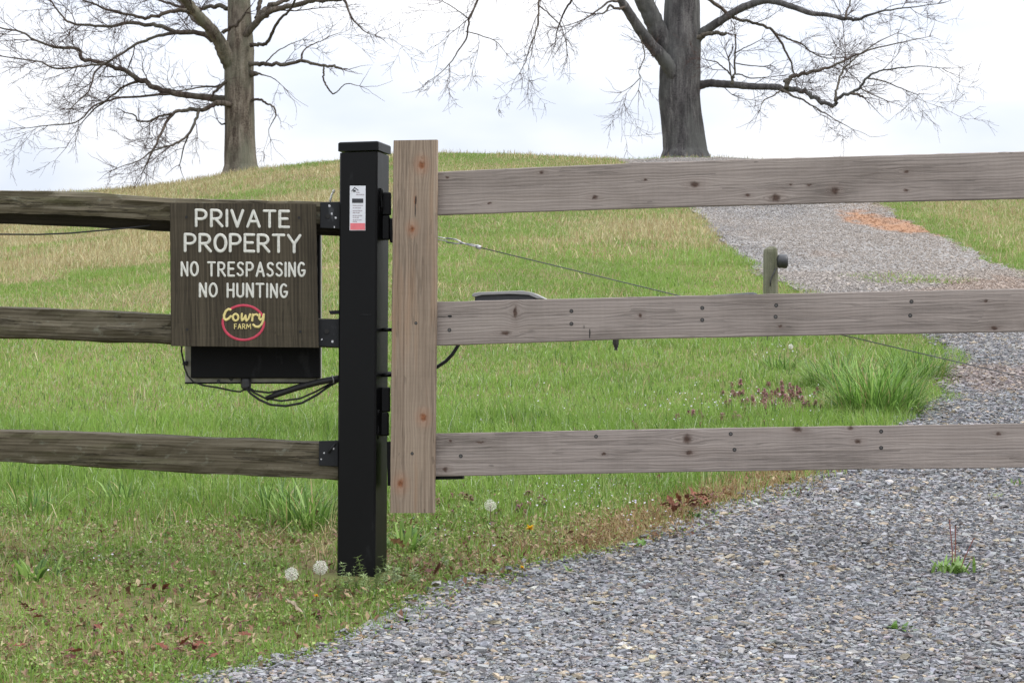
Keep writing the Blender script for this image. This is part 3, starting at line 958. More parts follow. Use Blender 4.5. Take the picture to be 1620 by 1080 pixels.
# hinges on the right face
def hinge(v0, vm, v1, uw0, uw1, welds):
    Y = 8.075
    b = MB()
    um = (uw0 + uw1) / 2
    r = (uw1 - uw0) / 2 * Y / FPX
    b.quadbox([pl(uw0, vm + .5, Y - r * .8), pl(uw1 - 2, vm + .5, Y - r * .8), pl(uw1 - 2, v1, Y - r * .8), pl(uw0 + 1, v1, Y - r * .8)], Vector((0, 1, 0)), r * 1.7)
    b.quadbox([pl(um - 6, vm + 3, Y), pl(um, vm + 3, Y), pl(um, v1 - 2, Y), pl(um - 6, v1 - 2, Y)], Vector((0, 1, 0)), .02)
    h = b.build('hinge', M_BLACK, post, .004)
    b = MB()
    for (wu, wv0, wv1) in welds:
        pts = [pl(wu + random.uniform(-1, 1), wv0 + (wv1 - wv0) * k / 8, 8.028) for k in range(9)]
        b.tube(pts, [random.uniform(.004, .0065) for _ in pts], 7)
    b.build('weld_bead', M_BLACK, h)
    b = MB()
    b.quadbox([pl(uw0 + 1.5, v0, Y - r), pl(uw1, v0, Y - r), pl(uw1, vm, Y - r), pl(uw0 + 1.5, vm, Y - r)], Vector((0, 1, 0)), r * 1.9)
    return b
hu = hinge(304, 340, 379, 602.5, 618.5, ((599, 300, 338), (603.5, 298, 330)))
hl = hinge(612, 651.5, 689, 601, 617, ((590, 650, 692), (597, 648, 694)))

# ------------------------------------------------------------------ gate
GA = math.radians(10)
GN = Vector((-math.sin(GA), -math.cos(GA), 0))
G0 = P(690, 500, 7.975)
gb = onplane(655, 811, G0, GN)
gate = empty('farm_gate', (gb.x, gb.y, tz(gb.x, gb.y)), 'weathered three board wooden farm gate closed across the gravel driveway', 'gate')
up_fn = lambda kn: wood('upright_board_wood', (.335, .265, .20), (.258, .199, .148), (.168, .122, .089), kn, 1.0, .8, (.29, .165, .09), 3.1, (.26, .105, .05), .4, .9, .10, .25)
board('upright_board', gate, [(617.0, 811), (619.2, 520), (622.2, 222.2)], [(686.2, 811), (689.2, 520), (691.2, 221)], G0 + GN * .0275, GN, .026, up_fn,
      [(667, 261, 7.5, 6.0, 1), (652, 362, 6.5, 5.0, .9), (670, 660, 7.5, 6.2, .7), (634, 764.5, 8, 6.2, .8), (657, 318, 8, 2.0, .1)], 44)
def gate_wood(nm, seed):
    return lambda kn: wood(nm, (.345, .300, .268), (.275, .236, .210), (.188, .158, .138), kn, 1.0, .82, (.19, .155, .13), seed, (.095, .06, .046), .8, .7, .05, .28, .34)
def graded(pts):
    return pts
TOP_A = [(640, 274.5), (690, 272), (850, 264.4), (1000, 258), (1300, 248.3), (1620, 239.5)]
TOP_B = [(640, 342), (690, 340.3), (850, 334.5), (1000, 329.3), (1300, 321.3), (1620, 314)]
MID_A = [(640, 479.3), (690, 477.2), (1000, 469.5), (1280, 463.5), (1620, 456)]
MID_B = [(640, 548.5), (690, 546.5), (1000, 535.9), (1280, 530), (1620, 524.7)]
LOW_A = [(640, 687), (690, 685.3), (1000, 679.2), (1320, 673.6), (1620, 669.5)]
LOW_B = [(640, 755), (690, 753.2), (1000, 747.6), (1320, 742.6), (1620, 739.3)]
GEXT = 1.75
board('rail_board', gate, TOP_A, TOP_B, G0, GN, .026, gate_wood('gate_board_wood_a', 11.3),
      [(857, 273, 5, 4, .0), (941, 312, 6, 4.5, .2), (1021, 285, 3.5, 2.5, 0), (1099, 292, 9, 5.5, .2), (1227, 313, 9, 7, .4), (1321, 302, 7, 6, .6), (1183, 309, 5, 3, 0),
       (1251, 292, 3, 2, .2), (1280, 293, 5, 2, 0), (1434, 272, 5, 3.5, 0), (1434, 302, 4, 3, 0), (707, 281, 4, 2.2, 0), (774, 322, 5, 2, .1)], 60, extend=GEXT)
board('rail_board', gate, MID_A, MID_B, G0, GN, .026, gate_wood('gate_board_wood_b', 27.9),
      [(815, 494, 3.5, 11, .5), (1013, 499, 4, 4, .5), (800, 527, 10, 4, .0), (1560, 476, 4, 2.5, 0), (1573, 519, 7, 3, .3), (1235, 516, 3, 2.5, .2)], 60, extend=GEXT)
board('rail_board', gate, LOW_A, LOW_B, G0, GN, .026, gate_wood('gate_board_wood_c', 41.5),
      [(704, 743, 5.5, 4.2, .9), (1090, 716, 6.5, 4.5, .6), (1087, 694, 8, 9, .0), (955, 718, 3.5, 2.8, .2), (759, 699, 8, 2, 0), (1357, 698, 6, 4, .3), (1262, 679, 9, 5, .3), (1345, 677, 5, 5, .1), (712, 697, 3, 3, .1), (1579, 686, 4, 4, 0)], 60, extend=GEXT)
# far end upright, outside the picture
uend = G0 + Vector((math.cos(GA), -math.sin(GA), 0)) * 3.62
b = MB(); b.box(uend + GN * .014 + Vector((0, 0, tz(uend.x, uend.y) - uend.z + .80)), .14, .026, 1.23, Matrix.Rotation(-GA, 3, 'Z'))
b.build('end_board', gate_wood('gate_board_wood_d', 55.0)([]), gate)
# screws and small marks
def screw(c, r, parent):
    q = MB(); q.disc(c - GN * .002, GN, r, .0038, 10); sc0 = q.build('screw', M_SCREW, parent)
    q = MB(); q.disc(c - GN * .002, GN, r * 1.6, .0026, 12); q.build('countersink', M_HOLE, sc0)
for (u, v) in ((711, 522), (904, 492), (1111, 487), (1228, 483), (1442, 477), (1111, 506), (1227, 501), (1440, 499), (904, 512),
               (1162, 711), (1156, 686), (1394, 682), (1394, 708), (729, 721), (943, 690)):
    c = onplane(u, v, G0, GN)
    screw(c, .0040, gate)
for (u, v) in ((658, 511), (652, 717)):
    c = onplane(u, v, G0 + GN * .0275, GN)
    screw(c, .0033, gate)
for (u, v, w, h) in ((933, 527, 1.1, 8), (924, 517, .6, 3), (712, 500, 4, 2.2), (700, 501, 12, .5), (658, 316, 1.2, 7), (657, 332, .8, 12)):
    pl0 = G0 if u > 690 else G0 + GN * .0275
    c = onplane(u, v, pl0, GN)
    k = 10
    X1 = Vector((math.cos(GA), -math.sin(GA), 0))
    pts = [c + X1 * (math.cos(a) * w * .0021 * random.uniform(.7, 1.1)) + Vector((0, 0, math.sin(a) * h * .0021 * random.uniform(.8, 1.1))) for a in np.linspace(0, 6.28, k, endpoint=False)]
    dark = MB(); dark.add([p + GN * .0006 for p in pts] + [p - GN * .002 for p in pts], [tuple(range(k))] + [(i, (i + 1) % k, k + (i + 1) % k, k + i) for i in range(k)]); dark.build('crack', M_HOLE, gate)
# steel hidden behind the boards
fr = MB()
GX1 = Vector((math.cos(GA), -math.sin(GA), 0))
BK = -GN * .0272
for A, B in ((TOP_A, TOP_B), (MID_A, MID_B), (LOW_A, LOW_B)):
    va, vb = (A[1][1] * .6 + B[1][1] * .4), (A[1][1] * .4 + B[1][1] * .6)
    va2, vb2 = (A[-1][1] * .6 + B[-1][1] * .4), (A[-1][1] * .4 + B[-1][1] * .6)
    q = [onplane(628, va, G0 + BK, GN), onplane(1620, va2, G0 + BK, GN), onplane(1620, vb2, G0 + BK, GN), onplane(628, vb, G0 + BK, GN)]
    q[1] = q[1] + GX1 * GEXT; q[2] = q[2] + GX1 * GEXT
    fr.quadbox(q, -GN, .03)
q = [onplane(626, 300, G0 + BK * 2.2, GN), onplane(662, 300, G0 + BK * 2.2, GN), onplane(658, 770, G0 + BK * 2.2, GN), onplane(621, 770, G0 + BK * 2.2, GN)]
fr.quadbox(q, -GN, .045)
fr.quadbox([onplane(660, 750, G0 + BK, GN), onplane(732, 748, G0 + BK, GN), onplane(732, 757.5, G0 + BK, GN), onplane(660, 759, G0 + BK, GN)], -GN, .03)
fr.build('steel_frame', M_BRACKET, gate)
hu.quadbox([pl(612, 345, 8.07), pl(624, 345, 8.07), pl(624, 384, 8.07), pl(617, 384, 8.07)], Vector((0, 1, 0)), .01)
hu.build('hinge_knuckle', M_BLACK, gate, .004)
hs = MB(); hs.quadbox([pl(612, 698, 8.07), pl(622, 698, 8.07), pl(622, 768, 8.07), pl(613, 768, 8.07)], Vector((0, 1, 0)), .012)
hl.build('hinge_knuckle', M_BLACK, gate, .004)
hs.build('hinge_strap', M_BLACK, gate)
for v in (521.5, 593):
    b = MB(); b.tube([pl(599, v, 8.065), pl(626, v, 8.065)], .0062, 8); b.build('bolt', M_BLACK, gate)
# diagonal brace cable on the back of the gate
cb = G0 - GN * .075
def bk(u, v): return onplane(u, v, cb, GN)
b = MB()
b.tube([bk(757, 391), bk(1069, 466.5), bk(1325, 528), bk(1620, 597), bk(1800, 640)], .0019, 6)
cable = b.build('brace_cable', M_GALV if False else plain('wire_rope', (.10, .10, .105), .45, .2, 90, .5), gate)
b = MB()
b.tube([bk(650, 366), bk(690, 374), bk(708, 378)], .0017, 5); b.tube([bk(650, 370), bk(690, 378.5), bk(708, 381.5)], .0017, 5)
b.tube([bk(706, 376.5), bk(722, 379), bk(731, 384)], .0027, 6); b.tube([bk(706, 383), bk(722, 385.5), bk(731, 385)], .0027, 6)
b.tube([bk(729, 384), bk(737, 386)], [.005, .002], 6); b.tube([bk(736, 386), bk(757, 391)], .0026, 6); b.tube([bk(738, 385), bk(757, 388.5)], .0016, 5)
b.build('turnbuckle', M_GALV, cable)
b = MB(); b.tube([bk(753.5, 389.8), bk(760.5, 391.8)], .0068, 8); b.build('cable_clamp', M_GALV, cable)

# ------------------------------------------------------------------ gate opener behind the middle board
op0 = G0 - GN * .12
def oq(u, v, k=0.0): return onplane(u, v, op0 - GN * k, GN)
ob_ = oq(800, 510)
opener = empty('gate_opener', (ob_.x, ob_.y, ob_.z), 'grey capped electric gate opener mounted behind the middle board', 'gate opener')
def extr(poly, plane_pt, depth, name, mat, parent, bevel=0):
    b = MB(); q = [onplane(u, v, plane_pt, GN) for u, v in poly]; k = len(q)
    b.add(q + [p - GN * depth for p in q], [tuple(range(k)), tuple(range(2 * k - 1, k - 1, -1))] + [(i, k + i, k + (i + 1) % k, (i + 1) % k) for i in range(k)])
    return b.build(name, mat, parent, bevel)
extr([(751, 469), (758, 466), (838, 465), (846, 469), (846, 538), (751, 540)], op0, .085, 'housing', M_DKPL, opener, .003)
extr([(746.5, 468.5), (747.5, 464), (757, 462), (802, 460.4), (826, 459.6), (842, 462.5), (856, 469), (862, 472.5), (850, 472.5), (836, 466.5), (806, 465.2), (762, 466.8), (752, 469.5)], op0 + GN * .012, .11, 'lid', M_GREYPL, opener, .002)
b = MB(); b.tube([oq(848, 505, .04), oq(1060, 488, .04), oq(1192, 478.5, .04), oq(1198, 478.3, .04), oq(1200.5, 478.2, .04)], [.034, .034, .034, .030, .018], 16); b.build('actuator_arm', M_RUBBER, opener)
b = MB(); b.tube([oq(974, 500, .04), oq(974, 545.5, .04)], .0115, 6, smooth=False); b.tube([oq(974.5, 545, .04), oq(974.5, 549, .04)], .008, 8); b.tube([oq(974.5, 549, .04), oq(974.5, 554, .04)], .0055, 8)
b.build('pivot_bolt', M_SCREW, opener)
b = MB(); b.tube([oq(760, 520, .02), oq(735, 530, .02), oq(724, 547, .02), oq(716, 560, .02), oq(705, 571.5, .02), oq(692, 580, .02), oq(672, 588, .02), oq(640, 592, .02), oq(610, 590, .02)], .0062, 8); b.build('power_cable', M_RUBBER, opener)

# ------------------------------------------------------------------ split rail fence on the left
fence = empty('split_rail_fence', (P(-830, 500, 8.1).x, 8.1, tz(P(-830, 500, 8.1).x, 8.1)), 'weathered three rail split wood fence bracketed to the black post', 'fence')
F0 = Vector((0, RY, 0))
def rail_profile(chamfer, depth):
    def prof_(t, xa, za, xb, zb, seed):
        n_ = lambda k, f=9.0: (float(vnoise(np.array([t * f * 4 + k * 13.7]), np.array([seed + k * 3.1]), 5)[0]) - .5)
        n2 = lambda k: (float(vnoise(np.array([t * 160 + k * 31.7]), np.array([seed + k * 7.7]), 6)[0]) - .5)
        ring = []
        h = za - zb
        for k, s in enumerate((0, .2, .4, .6, .8, 1.0)):
            y = .012 * n_(k) + .0035 * n2(k) + (.004 if s in (0, 1.0) else 0)
            ring.append((xb + (xa - xb) * s, y, zb + h * s + (.003 * n2(k + 20) if s in (0, 1.0) else 0)))
        ring.append((xa, depth * .45, za + .006 + .006 * n_(7)))
        ring.append((xa, depth, za - .006 + .008 * n_(8)))
        ring.append((xb, depth, zb - chamfer * .3 + .006 * n_(9)))
        ring.append((xb, depth * .55, zb - chamfer * 1.12 + .008 * n_(10)))
        ring.append((xb, .024 + .008 * n_(12), zb - chamfer * .25 + .004 * n_(11)))
        return ring
    return prof_
def rail_wood(nm, seed, k=1.0):
    return lambda kn: wood(nm, (.185 * k, .163 * k, .118 * k), (.112 * k, .095 * k, .062 * k), (.040 * k, .032 * k, .020 * k), kn, .9, .88, (.085 * k, .092 * k, .036 * k), seed, (.05, .03, .02), .45, 1.0, .06, .2, .65, .5)
RT_A = [(-800, 286), (-300, 296), (0, 302.5), (80, 303), (140, 304), (200, 309), (268, 314), (400, 317.5), (512, 319.5), (540, 321)]
RT_B = [(-800, 318), (-300, 328), (0, 337), (80, 339), (140, 341), (200, 345), (268, 349), (400, 352), (512, 354), (540, 355)]
RM_A = [(-800, 470), (-300, 480), (0, 486), (90, 489.5), (180, 494), (270, 498.5), (400, 503), (540, 508)]
RM_B = [(-800, 515), (-300, 525), (0, 532.5), (60, 533.5), (120, 537), (200, 539.5), (270, 542), (400, 546), (540, 547)]
RL_A = [(-800, 672), (-300, 678), (0, 682.5), (100, 684), (200, 688.5), (330, 693), (440, 698), (540, 703)]
RL_B = [(-800, 716), (-300, 724), (0, 729.5), (90, 733), (200, 741), (300, 747), (420, 753), (540, 758)]
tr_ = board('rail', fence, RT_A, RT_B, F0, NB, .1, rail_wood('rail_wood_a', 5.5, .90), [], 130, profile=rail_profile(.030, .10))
tr_.data.materials.append(wood('dark_split_wood', (.040, .034, .028), (.024, .020, .016), (.010, .008, .007), [], .9, .9, None, 91.0, (.02, .015, .01), .8, .55, .06, .2))  # near-black wood for the lower faces of the top rail
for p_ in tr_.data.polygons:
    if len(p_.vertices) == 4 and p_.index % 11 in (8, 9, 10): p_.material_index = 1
board('rail', fence, RM_A, RM_B, F0, NB, .1, rail_wood('rail_wood_b', 17.5, .74), [], 130, profile=rail_profile(.004, .09))
board('rail', fence, RL_A, RL_B, F0, NB, .1, rail_wood('rail_wood_c', 35.5, .82), [], 130, profile=rail_profile(.002, .09))
b = MB()
fx = P(-830, 500, 8.1).x; fz = tz(fx, 8.1)
b.bevbox((fx, 8.11, fz + .62), .13, .16, 1.5, .02); b.build('post', rail_wood('fence_post_wood', 61.0)([]), fence)
b = MB(); b.tube([pl(522, 319, 8.09), pl(524.5, 309, 8.09), pl(527, 304, 8.09)], [.0042, .0036, .0032], 7); b.tube([pl(527, 305, 8.09), pl(528.5, 300, 8.09)], [.0048, .004], 7)
b.build('insulator_pin', M_WHITE, fence)
b = MB(); b.tube([pl(-500, 366, 8.07), pl(-100, 369, 8.07), pl(0, 370.6, 8.07), pl(60, 371, 8.07), pl(110, 369, 8.07), pl(160, 364.5, 8.07), pl(205, 360.5, 8.075), pl(235, 357, 8.09), pl(262, 349, 8.15)], .0030, 6)
tag(b.build('black_wire', M_RUBBER), 'thin black wire running below the top rail at left', 'wire')

# ------------------------------------------------------------------ sign
SY = 8.036
S0 = Vector((0, SY, 0))
sg = P(385, 546, SY + .01)
sign = empty('warning_sign', (sg.x, sg.y, sg.z), 'dark stained wooden board lettered in cream, screwed to the fence rails', 'sign')
sg_fn = lambda kn: wood('sign_wood', (.086, .071, .048), (.057, .047, .031), (.028, .022, .0145), kn, .9, .8, (.030, .022, .015), 71.2, (.05, .03, .02), .8)
board('sign_panel', sign, [(270.5, 547), (268.5, 321)], [(504, 549.5), (499.5, 322.5)], S0, NB, .0185, sg_fn, [], 24)
def sp(u, v, lift=.0004): return P(u, v, SY - lift)
def arc(cx, cy, rx, ry, a0, a1, n=12):
    return [(cx + rx * math.cos(math.radians(a0 + (a1 - a0) * k / n)), cy + ry * math.sin(math.radians(a0 + (a1 - a0) * k / n))) for k in range(n + 1)]
GL = {
 'P': (.58, [[(0, 0), (0, 1)], [(0, 1), (.26, 1)] + arc(.27, .72, .29, .28, 90, -90, 10) + [(0, .44)]]),
 'R': (.60, [[(0, 0), (0, 1)], [(0, 1), (.26, 1)] + arc(.27, .73, .28, .27, 90, -90, 10) + [(0, .46)], [(.24, .45), (.60, 0)]]),
 'I': (.0, [[(0, 0), (0, 1)]]),
 'V': (.62, [[(0, 1), (.31, 0), (.62, 1)]]),
 'A': (.66, [[(0, 0), (.33, 1), (.66, 0)], [(.13, .33), (.53, .33)]]),
 'T': (.60, [[(0, 1), (.60, 1)], [(.30, 1), (.30, 0)]]),
 'E': (.50, [[(.50, 1), (0, 1), (0, 0), (.50, 0)], [(0, .52), (.42, .52)]]),
 'O': (.62, [arc(.31, .5, .31, .5, 90, 450, 24)]),
 'Y': (.66, [[(0, 1), (.33, .48), (.66, 1)], [(.33, .48), (.33, 0)]]),
 'N': (.52, [[(0, 0), (0, 1), (.52, 0), (.52, 1)]]),
 'S': (.50, [[(.48, .88), (.36, .98), (.20, .99), (.06, .90), (.03, .76), (.10, .62), (.26, .53), (.42, .42), (.49, .26), (.43, .09), (.28, .01), (.12, .03), (0, .14)]]),
 'G': (.56, [arc(.29, .5, .29, .5, 50, 330, 18) + [(.56, .42), (.34, .42)]]),
 'H': (.52, [[(0, 0), (0, 1)], [(.52, 0), (.52, 1)], [(0, .52), (.52, .52)]]),
 'U': (.52, [[(0, 1), (0, .28)] + arc(.26, .26, .26, .26, 180, 360, 10) + [(.52, 1)]]),
 'F': (.46, [[(0, 0), (0, 1), (.46, 1)], [(0, .52), (.38, .52)]]),
 'M': (.70, [[(0, 0), (.06, 1), (.35, .3), (.64, 1), (.70, 0)]]),
}
def letter_line(name, text, u0, u1, vt0, vb0, dv, r_px, mat, gap=.26, space=.42):
    """letters drawn as brush strokes between pixel columns u0..u1; dv tilts the line"""
    tot, k = 0, len(text)
    adv = []
    for i, ch in enumerate(text):
        w = space if ch == ' ' else GL[ch][0]
        adv.append(tot); tot += w + (gap if i < k - 1 else 0)
        if ch == ' ': tot -= gap * .8
    ku = (u1 - u0 - 2 * r_px) / tot
    b = MB()
    r = r_px * SY / FPX
    for ch, a in zip(text, adv):
        if ch == ' ':
            b.build(name, mat, sign); b = MB(); continue
        jw = random.uniform(-.012, .012)
        for stk_ in GL[ch][1]:
            pts = []
            for (x, y) in stk_:
                u = u0 + r_px + (a + x) * ku
                fr_ = (u - u0) / (u1 - u0)
                v = (vb0 - r_px) + dv * fr_ - (y + jw) * (vb0 - vt0 - 2 * r_px)
                pts.append(sp(u, v))
            b.stroke(pts, r * random.uniform(.95, 1.08), NB, .0011)
    return b.build(name, mat, sign)
letter_line('lettering', 'PRIVATE', 308, 459, 330.0, 359.5, 2.0, 2.3, M_WHITE, .27)
letter_line('lettering', 'PROPERTY', 290.5, 477, 368.3, 399.0, 2.0, 2.3, M_WHITE, .24)
letter_line('lettering', 'NO TRESPASSING', 285.5, 483.7, 413.2, 437.5, 1.3, 1.8, M_WHITE, .33, .56)
letter_line('lettering', 'NO HUNTING', 314.5, 455.8, 446.6, 470.5, 1.5, 1.8, M_WHITE, .33, .56)
def zpx(x, y): return (250 + x / 3.0, 290 + y / 3.0)
emb = MB()
def ring(a0, a1):
    pts = [sp(385 + 32.6 * math.cos(math.radians(a)), 510.3 + 27.3 * math.sin(math.radians(a)), .0002) for a in np.linspace(a0, a1, 34)]
    emb.stroke(pts, 2.0 * SY / FPX, NB, .0008)
ring(-128, -25); ring(-2, 192)
em = emb.build('farm_emblem', M_RED, sign)
yl = MB()
def ystroke(pts, r=1.75):
    yl.stroke([sp(*zpx(x, y), .0010) for x, y in pts], r * SY / FPX, NB, .0012)
ystroke([(343, 600), (334, 597), (322, 606), (313, 626), (314, 642), (322, 648), (334, 643), (345, 631)], 2.0)
ystroke([(368 + 13 * math.cos(a), 636 + 16 * math.sin(a)) for a in np.linspace(-1.5, 4.9, 16)], 1.8)
ystroke([(398, 620), (396, 636), (399, 650), (408, 643), (415, 628), (416, 645), (420, 652), (430, 642), (437, 622)], 1.8)
ystroke([(449, 622), (447, 651)], 1.8); ystroke([(448, 634), (456, 624), (468, 621), (472, 627)], 1.6)
ystroke([(482, 622), (480, 640), (486, 648), (496, 640), (502, 622)], 1.8); ystroke([(502, 622), (499, 650), (492, 668), (478, 681), (462, 680), (452, 671)], 1.9)
yl.build('emblem_script', M_YEL, em)
fm = MB()
for ch, u in zip('FARM', (370.8, 376.6, 383.6, 390.0)):
    for stk_ in GL[ch][1]:
        fm.stroke([sp(u + x * (7.0 if ch != 'M' else 9.5), 519.8 - y * 7.2, .0010) for x, y in stk_], .72 * SY / FPX, NB, .0011)
fm.build('emblem_letters', M_YEL, em)
for (u, v) in ((295, 343.5), (473, 344.5), (296, 521), (475, 524.5)):
    b = MB(); b.disc(P(u, v, SY + .001), NB, .0048, .0022, 10); b.build('screw', M_HOLE, sign)

# ------------------------------------------------------------------ control box with its cables
cbp = P(400, 606, 8.24)
box = empty('control_box', (cbp.x, cbp.y, cbp.z), 'black metal gate control box hanging behind and below the sign', 'control box')
def pbox(name, u0, v0, u1, v1, Y0, Y1, mat, bevel=.003):
    b = MB(); b.quadbox([P(u0, v0, Y0), P(u1, v0, Y0), P(u1, v1, Y0), P(u0, v1, Y0)], Vector((0, 1, 0)), Y1 - Y0)
    return b.build(name, mat, box, bevel)
pbox('body', 292.5, 342, 506, 606, 8.215, 8.31, M_OLIVE, .004)
pbox('lid', 301.5, 338, 506.5, 598, 8.172, 8.2135, M_BOXBLK, .004)
b = MB(); b.quadbox([P(292.5, 604.5, 8.205), P(488, 604, 8.205), P(488, 606.5, 8.205), P(292.5, 607, 8.205)], Vector((0, 1, 0)), .012); b.build('lower_lip', M_BOXBLK, box)
b = MB(); b.tube([P(389, 596, 8.20), P(389, 603, 8.20), P(389.5, 612, 8.20), P(391, 617, 8.20)], [.0165, .0185, .0175, .010], 10, smooth=False); b.build('cable_gland', M_DKPL, box)
b = MB(); b.tube([P(289, 574, 8.2), P(297, 574.5, 8.2)], .0075, 8); b.build('knob', M_DKPL, box); b = MB(); b.disc(P(346, 603, 8.212), NB, .006, .008, 8); b.build('button', M_DKPL, box); b = MB(); b.disc(P(366, 597.5, 8.21), NB, .012, .006, 4); b.build('latch', M_DKPL, box)
cab = MB()
for pts, r in (([(388, 612), (396, 622), (410, 632), (428, 640), (452, 642), (478, 637), (502, 624), (520, 611), (536, 602)], .0042),
               ([(392, 614), (402, 621), (420, 630), (445, 634), (475, 630), (500, 619), (518, 609), (536, 601)], .0034),
               ([(392, 612), (402, 618), (425, 621), (455, 615), (490, 606), (515, 602), (536, 599)], .0036)):
    cab.tube([P(u, v, 8.19 - .003 * k) for k, (u, v) in enumerate(pts)], r, 7)
    cab.build('cable', M_RUBBER, box); cab = MB()
cab.tube([P(287.5, 545, 8.19), P(287, 556, 8.19), P(290, 570, 8.185), P(292, 582, 8.18), P(297, 594, 8.18), P(306, 604, 8.18), P(322, 609.5, 8.18), P(345, 613, 8.18), P(368, 618, 8.18), P(380, 619.5, 8.18), P(388, 615, 8.19)], .0031, 7)
cab.build('cable', M_RUBBER, box)
cab = MB(); cab.tube([P(421, 630.5, 8.185), P(440, 623, 8.18), P(470, 613, 8.17), P(505, 604, 8.15), P(540, 597.5, 8.12)], [.008, .0105, .011, .011, .011], 9); cab.build('conduit', M_RUBBER, box)
cab = MB(); cab.tube([P(525.5, 593.5, 8.118), P(527.5, 600, 8.112), P(528, 606.5, 8.118)], .0022, 6); cab.build('cable_tie', M_GREYPL, box)

# ------------------------------------------------------------------ short post with photo eye beside the driveway
BY = 17.0
bx = P(1220, 400, BY).x
bz = tz(bx, BY)
ep = empty('short_wooden_post', (bx, BY, bz), 'short mossy wooden post with a dark sensor at the driveway edge', 'post')
top = P(1220, 392, BY).z
b = MB()
rng_ = []
for k, (dz, s) in enumerate(((-.1 + bz, 1.0), (bz + .2, 1.0), (top - .03, .98), (top - .008, .9), (top + .006, .6))):
    for (i, j) in ((-1, -.8), (-.8, -1), (0, -1.03), (.8, -1), (1, -.8), (1, .8), (.8, 1), (-.8, 1), (-1, .8)):
        rng_.append((bx + i * .0485 * s + random.uniform(-.002, .002), BY + .05 + j * .0485 * s, dz + (random.uniform(-.006, .006) if k > 2 else 0)))
b.add(rng_, [(r * 9 + k, r * 9 + (k + 1) % 9, r * 9 + 9 + (k + 1) % 9, r * 9 + 9 + k) for r in range(4) for k in range(9)] + [tuple(range(36, 45))])
pm = b.build('timber', wood('old_post_wood', (.23, .225, .17), (.165, .165, .115), (.085, .085, .06), [], 1.4, .9, (.10, .125, .05), 81.0, (.05, .03, .02), .8), ep)
pm.data.transform(Matrix.Rotation(math.radians(90), 4, 'Y')); pm.rotation_euler = (0, math.radians(-90), 0)
b = MB(); b.tube([P(1229, 413, BY + .03), P(1232, 413, BY + .03), P(1243, 413.5, BY + .03), P(1245, 413.5, BY + .03)], [.036, .048, .050, .046], 18); b.tube([P(1245, 413.5, BY + .03), P(1246, 413.5, BY + .03)], .036, 16)
b.build('photo_eye', M_DKPL, ep)
b = MB(); b.tube([P(1228, 424, BY - .004), P(1222, 436, BY - .004), P(1219, 445, BY - .004), P(1219, 452, BY - .004)], .004, 6); b.build('wire', M_DKPL, ep)

# ------------------------------------------------------------------ trees
def bark(name, light, mid, dark, moss):
    m = NT(name)
    co = m.obj()
    a = m.noise(m.mapping(co, (9, 9, 1.1)), 1.0, 6, .65, .6)
    b_ = m.noise(m.mapping(co, (1.6, 1.6, .8)), 1.0, 4, .6)
    c = m.noise(co, 30, 4, .6)
    f = m.math('ADD', m.math('MULTIPLY', a, .65), m.math('MULTIPLY', c, .35))
    col = m.ramp(f, [(.40, dark), (.5, mid), (.60, light)])
    col = m.mix(m.ramp(b_, [(.42, (0, 0, 0)), (.62, (.8, .8, .8))]), col, moss)
    d_ = m.noise(m.mapping(co, (2.3, 2.3, 1.3), (7, 3, 1)), 1.0, 3, .6)
    col = m.mix(m.ramp(d_, [(.50, (0, 0, 0)), (.66, (.65, .65, .65))]), col, dark)
    return m.finish(col, .92, m.bump(a, .9, .05), 0, .15)

def trunk_mesh(stations, Yt, seed, sides=40, nsub=9):
    """stations: (u, v, r_px) from the ground upwards"""
    st = np.array(stations, float)
    k = np.linspace(0, len(st) - 1, (len(st) - 1) * nsub + 1)
    u, v, r = (np.interp(k, np.arange(len(st)), st[:, i]) for i in range(3))
    vs, fs = [], []
    for i in range(len(k)):
        c = P(u[i], v[i], Yt)
        R = r[i] * Yt / FPX
        for j in range(sides):
            an = 2 * math.pi * j / sides
            ca, sa = math.cos(an), math.sin(an)
            n_ = float(fbm(np.array([ca * 3.2 + seed]), np.array([sa * 3.2 + c.z * .35]), 91)[0]) - .5
            n2 = float(vnoise(np.array([an * 7]), np.array([c.z * 1.4 + seed]), 92)[0]) - .5
            rr = R * (1 + .17 * n_ + .075 * n2)
            vs.append((c.x + ca * rr, c.y + sa * rr, c.z))
    for i in range(len(k) - 1):
        for j in range(sides):
            j2 = (j + 1) % sides
            fs.append((i * sides + j, i * sides + j2, (i + 1) * sides + j2, (i + 1) * sides + j))
    b = MB(); b.add(vs, fs, True)
    return b

def smooth_poly(pts, sub=4, jit=.0):
    """Catmull-Rom through (x,y,z,r) rows"""
    p = np.array(pts, float)
    p = np.vstack([2 * p[0] - p[1], p, 2 * p[-1] - p[-2]])
    out = []
    for i in range(1, len(p) - 2):
        for k in range(sub):
            t = k / sub
            a, b, c, d = p[i - 1], p[i], p[i + 1], p[i + 2]
            out.append(.5 * ((2 * b) + (-a + c) * t + (2 * a - 5 * b + 4 * c - d) * t * t + (-a + 3 * b - 3 * c + d) * t ** 3))
    out.append(p[-2])
    o = np.array(out)
    o[:, 3] = np.maximum(o[:, 3], .003)
    return o

def perp(v):
    r = np.array([0, 0, 1.0]) if abs(v[2]) < .9 else np.array([1.0, 0, 0])
    a = np.cross(v, r); a /= np.linalg.norm(a)
    return a, np.cross(v, a)

def grow(start, d, L, r0, r1, n, lr, wander, lift):
    pts = [start]; p = start.copy(); d = d / np.linalg.norm(d)
    for k in range(n):
        d = d + lr.normal(0, wander, 3) + np.array([0, 0, lift])
        d /= np.linalg.norm(d)
        p = p + d * (L / n)
        pts.append(p.copy())
    rr = np.linspace(r0, r1, n + 1)
    return np.array(pts), rr

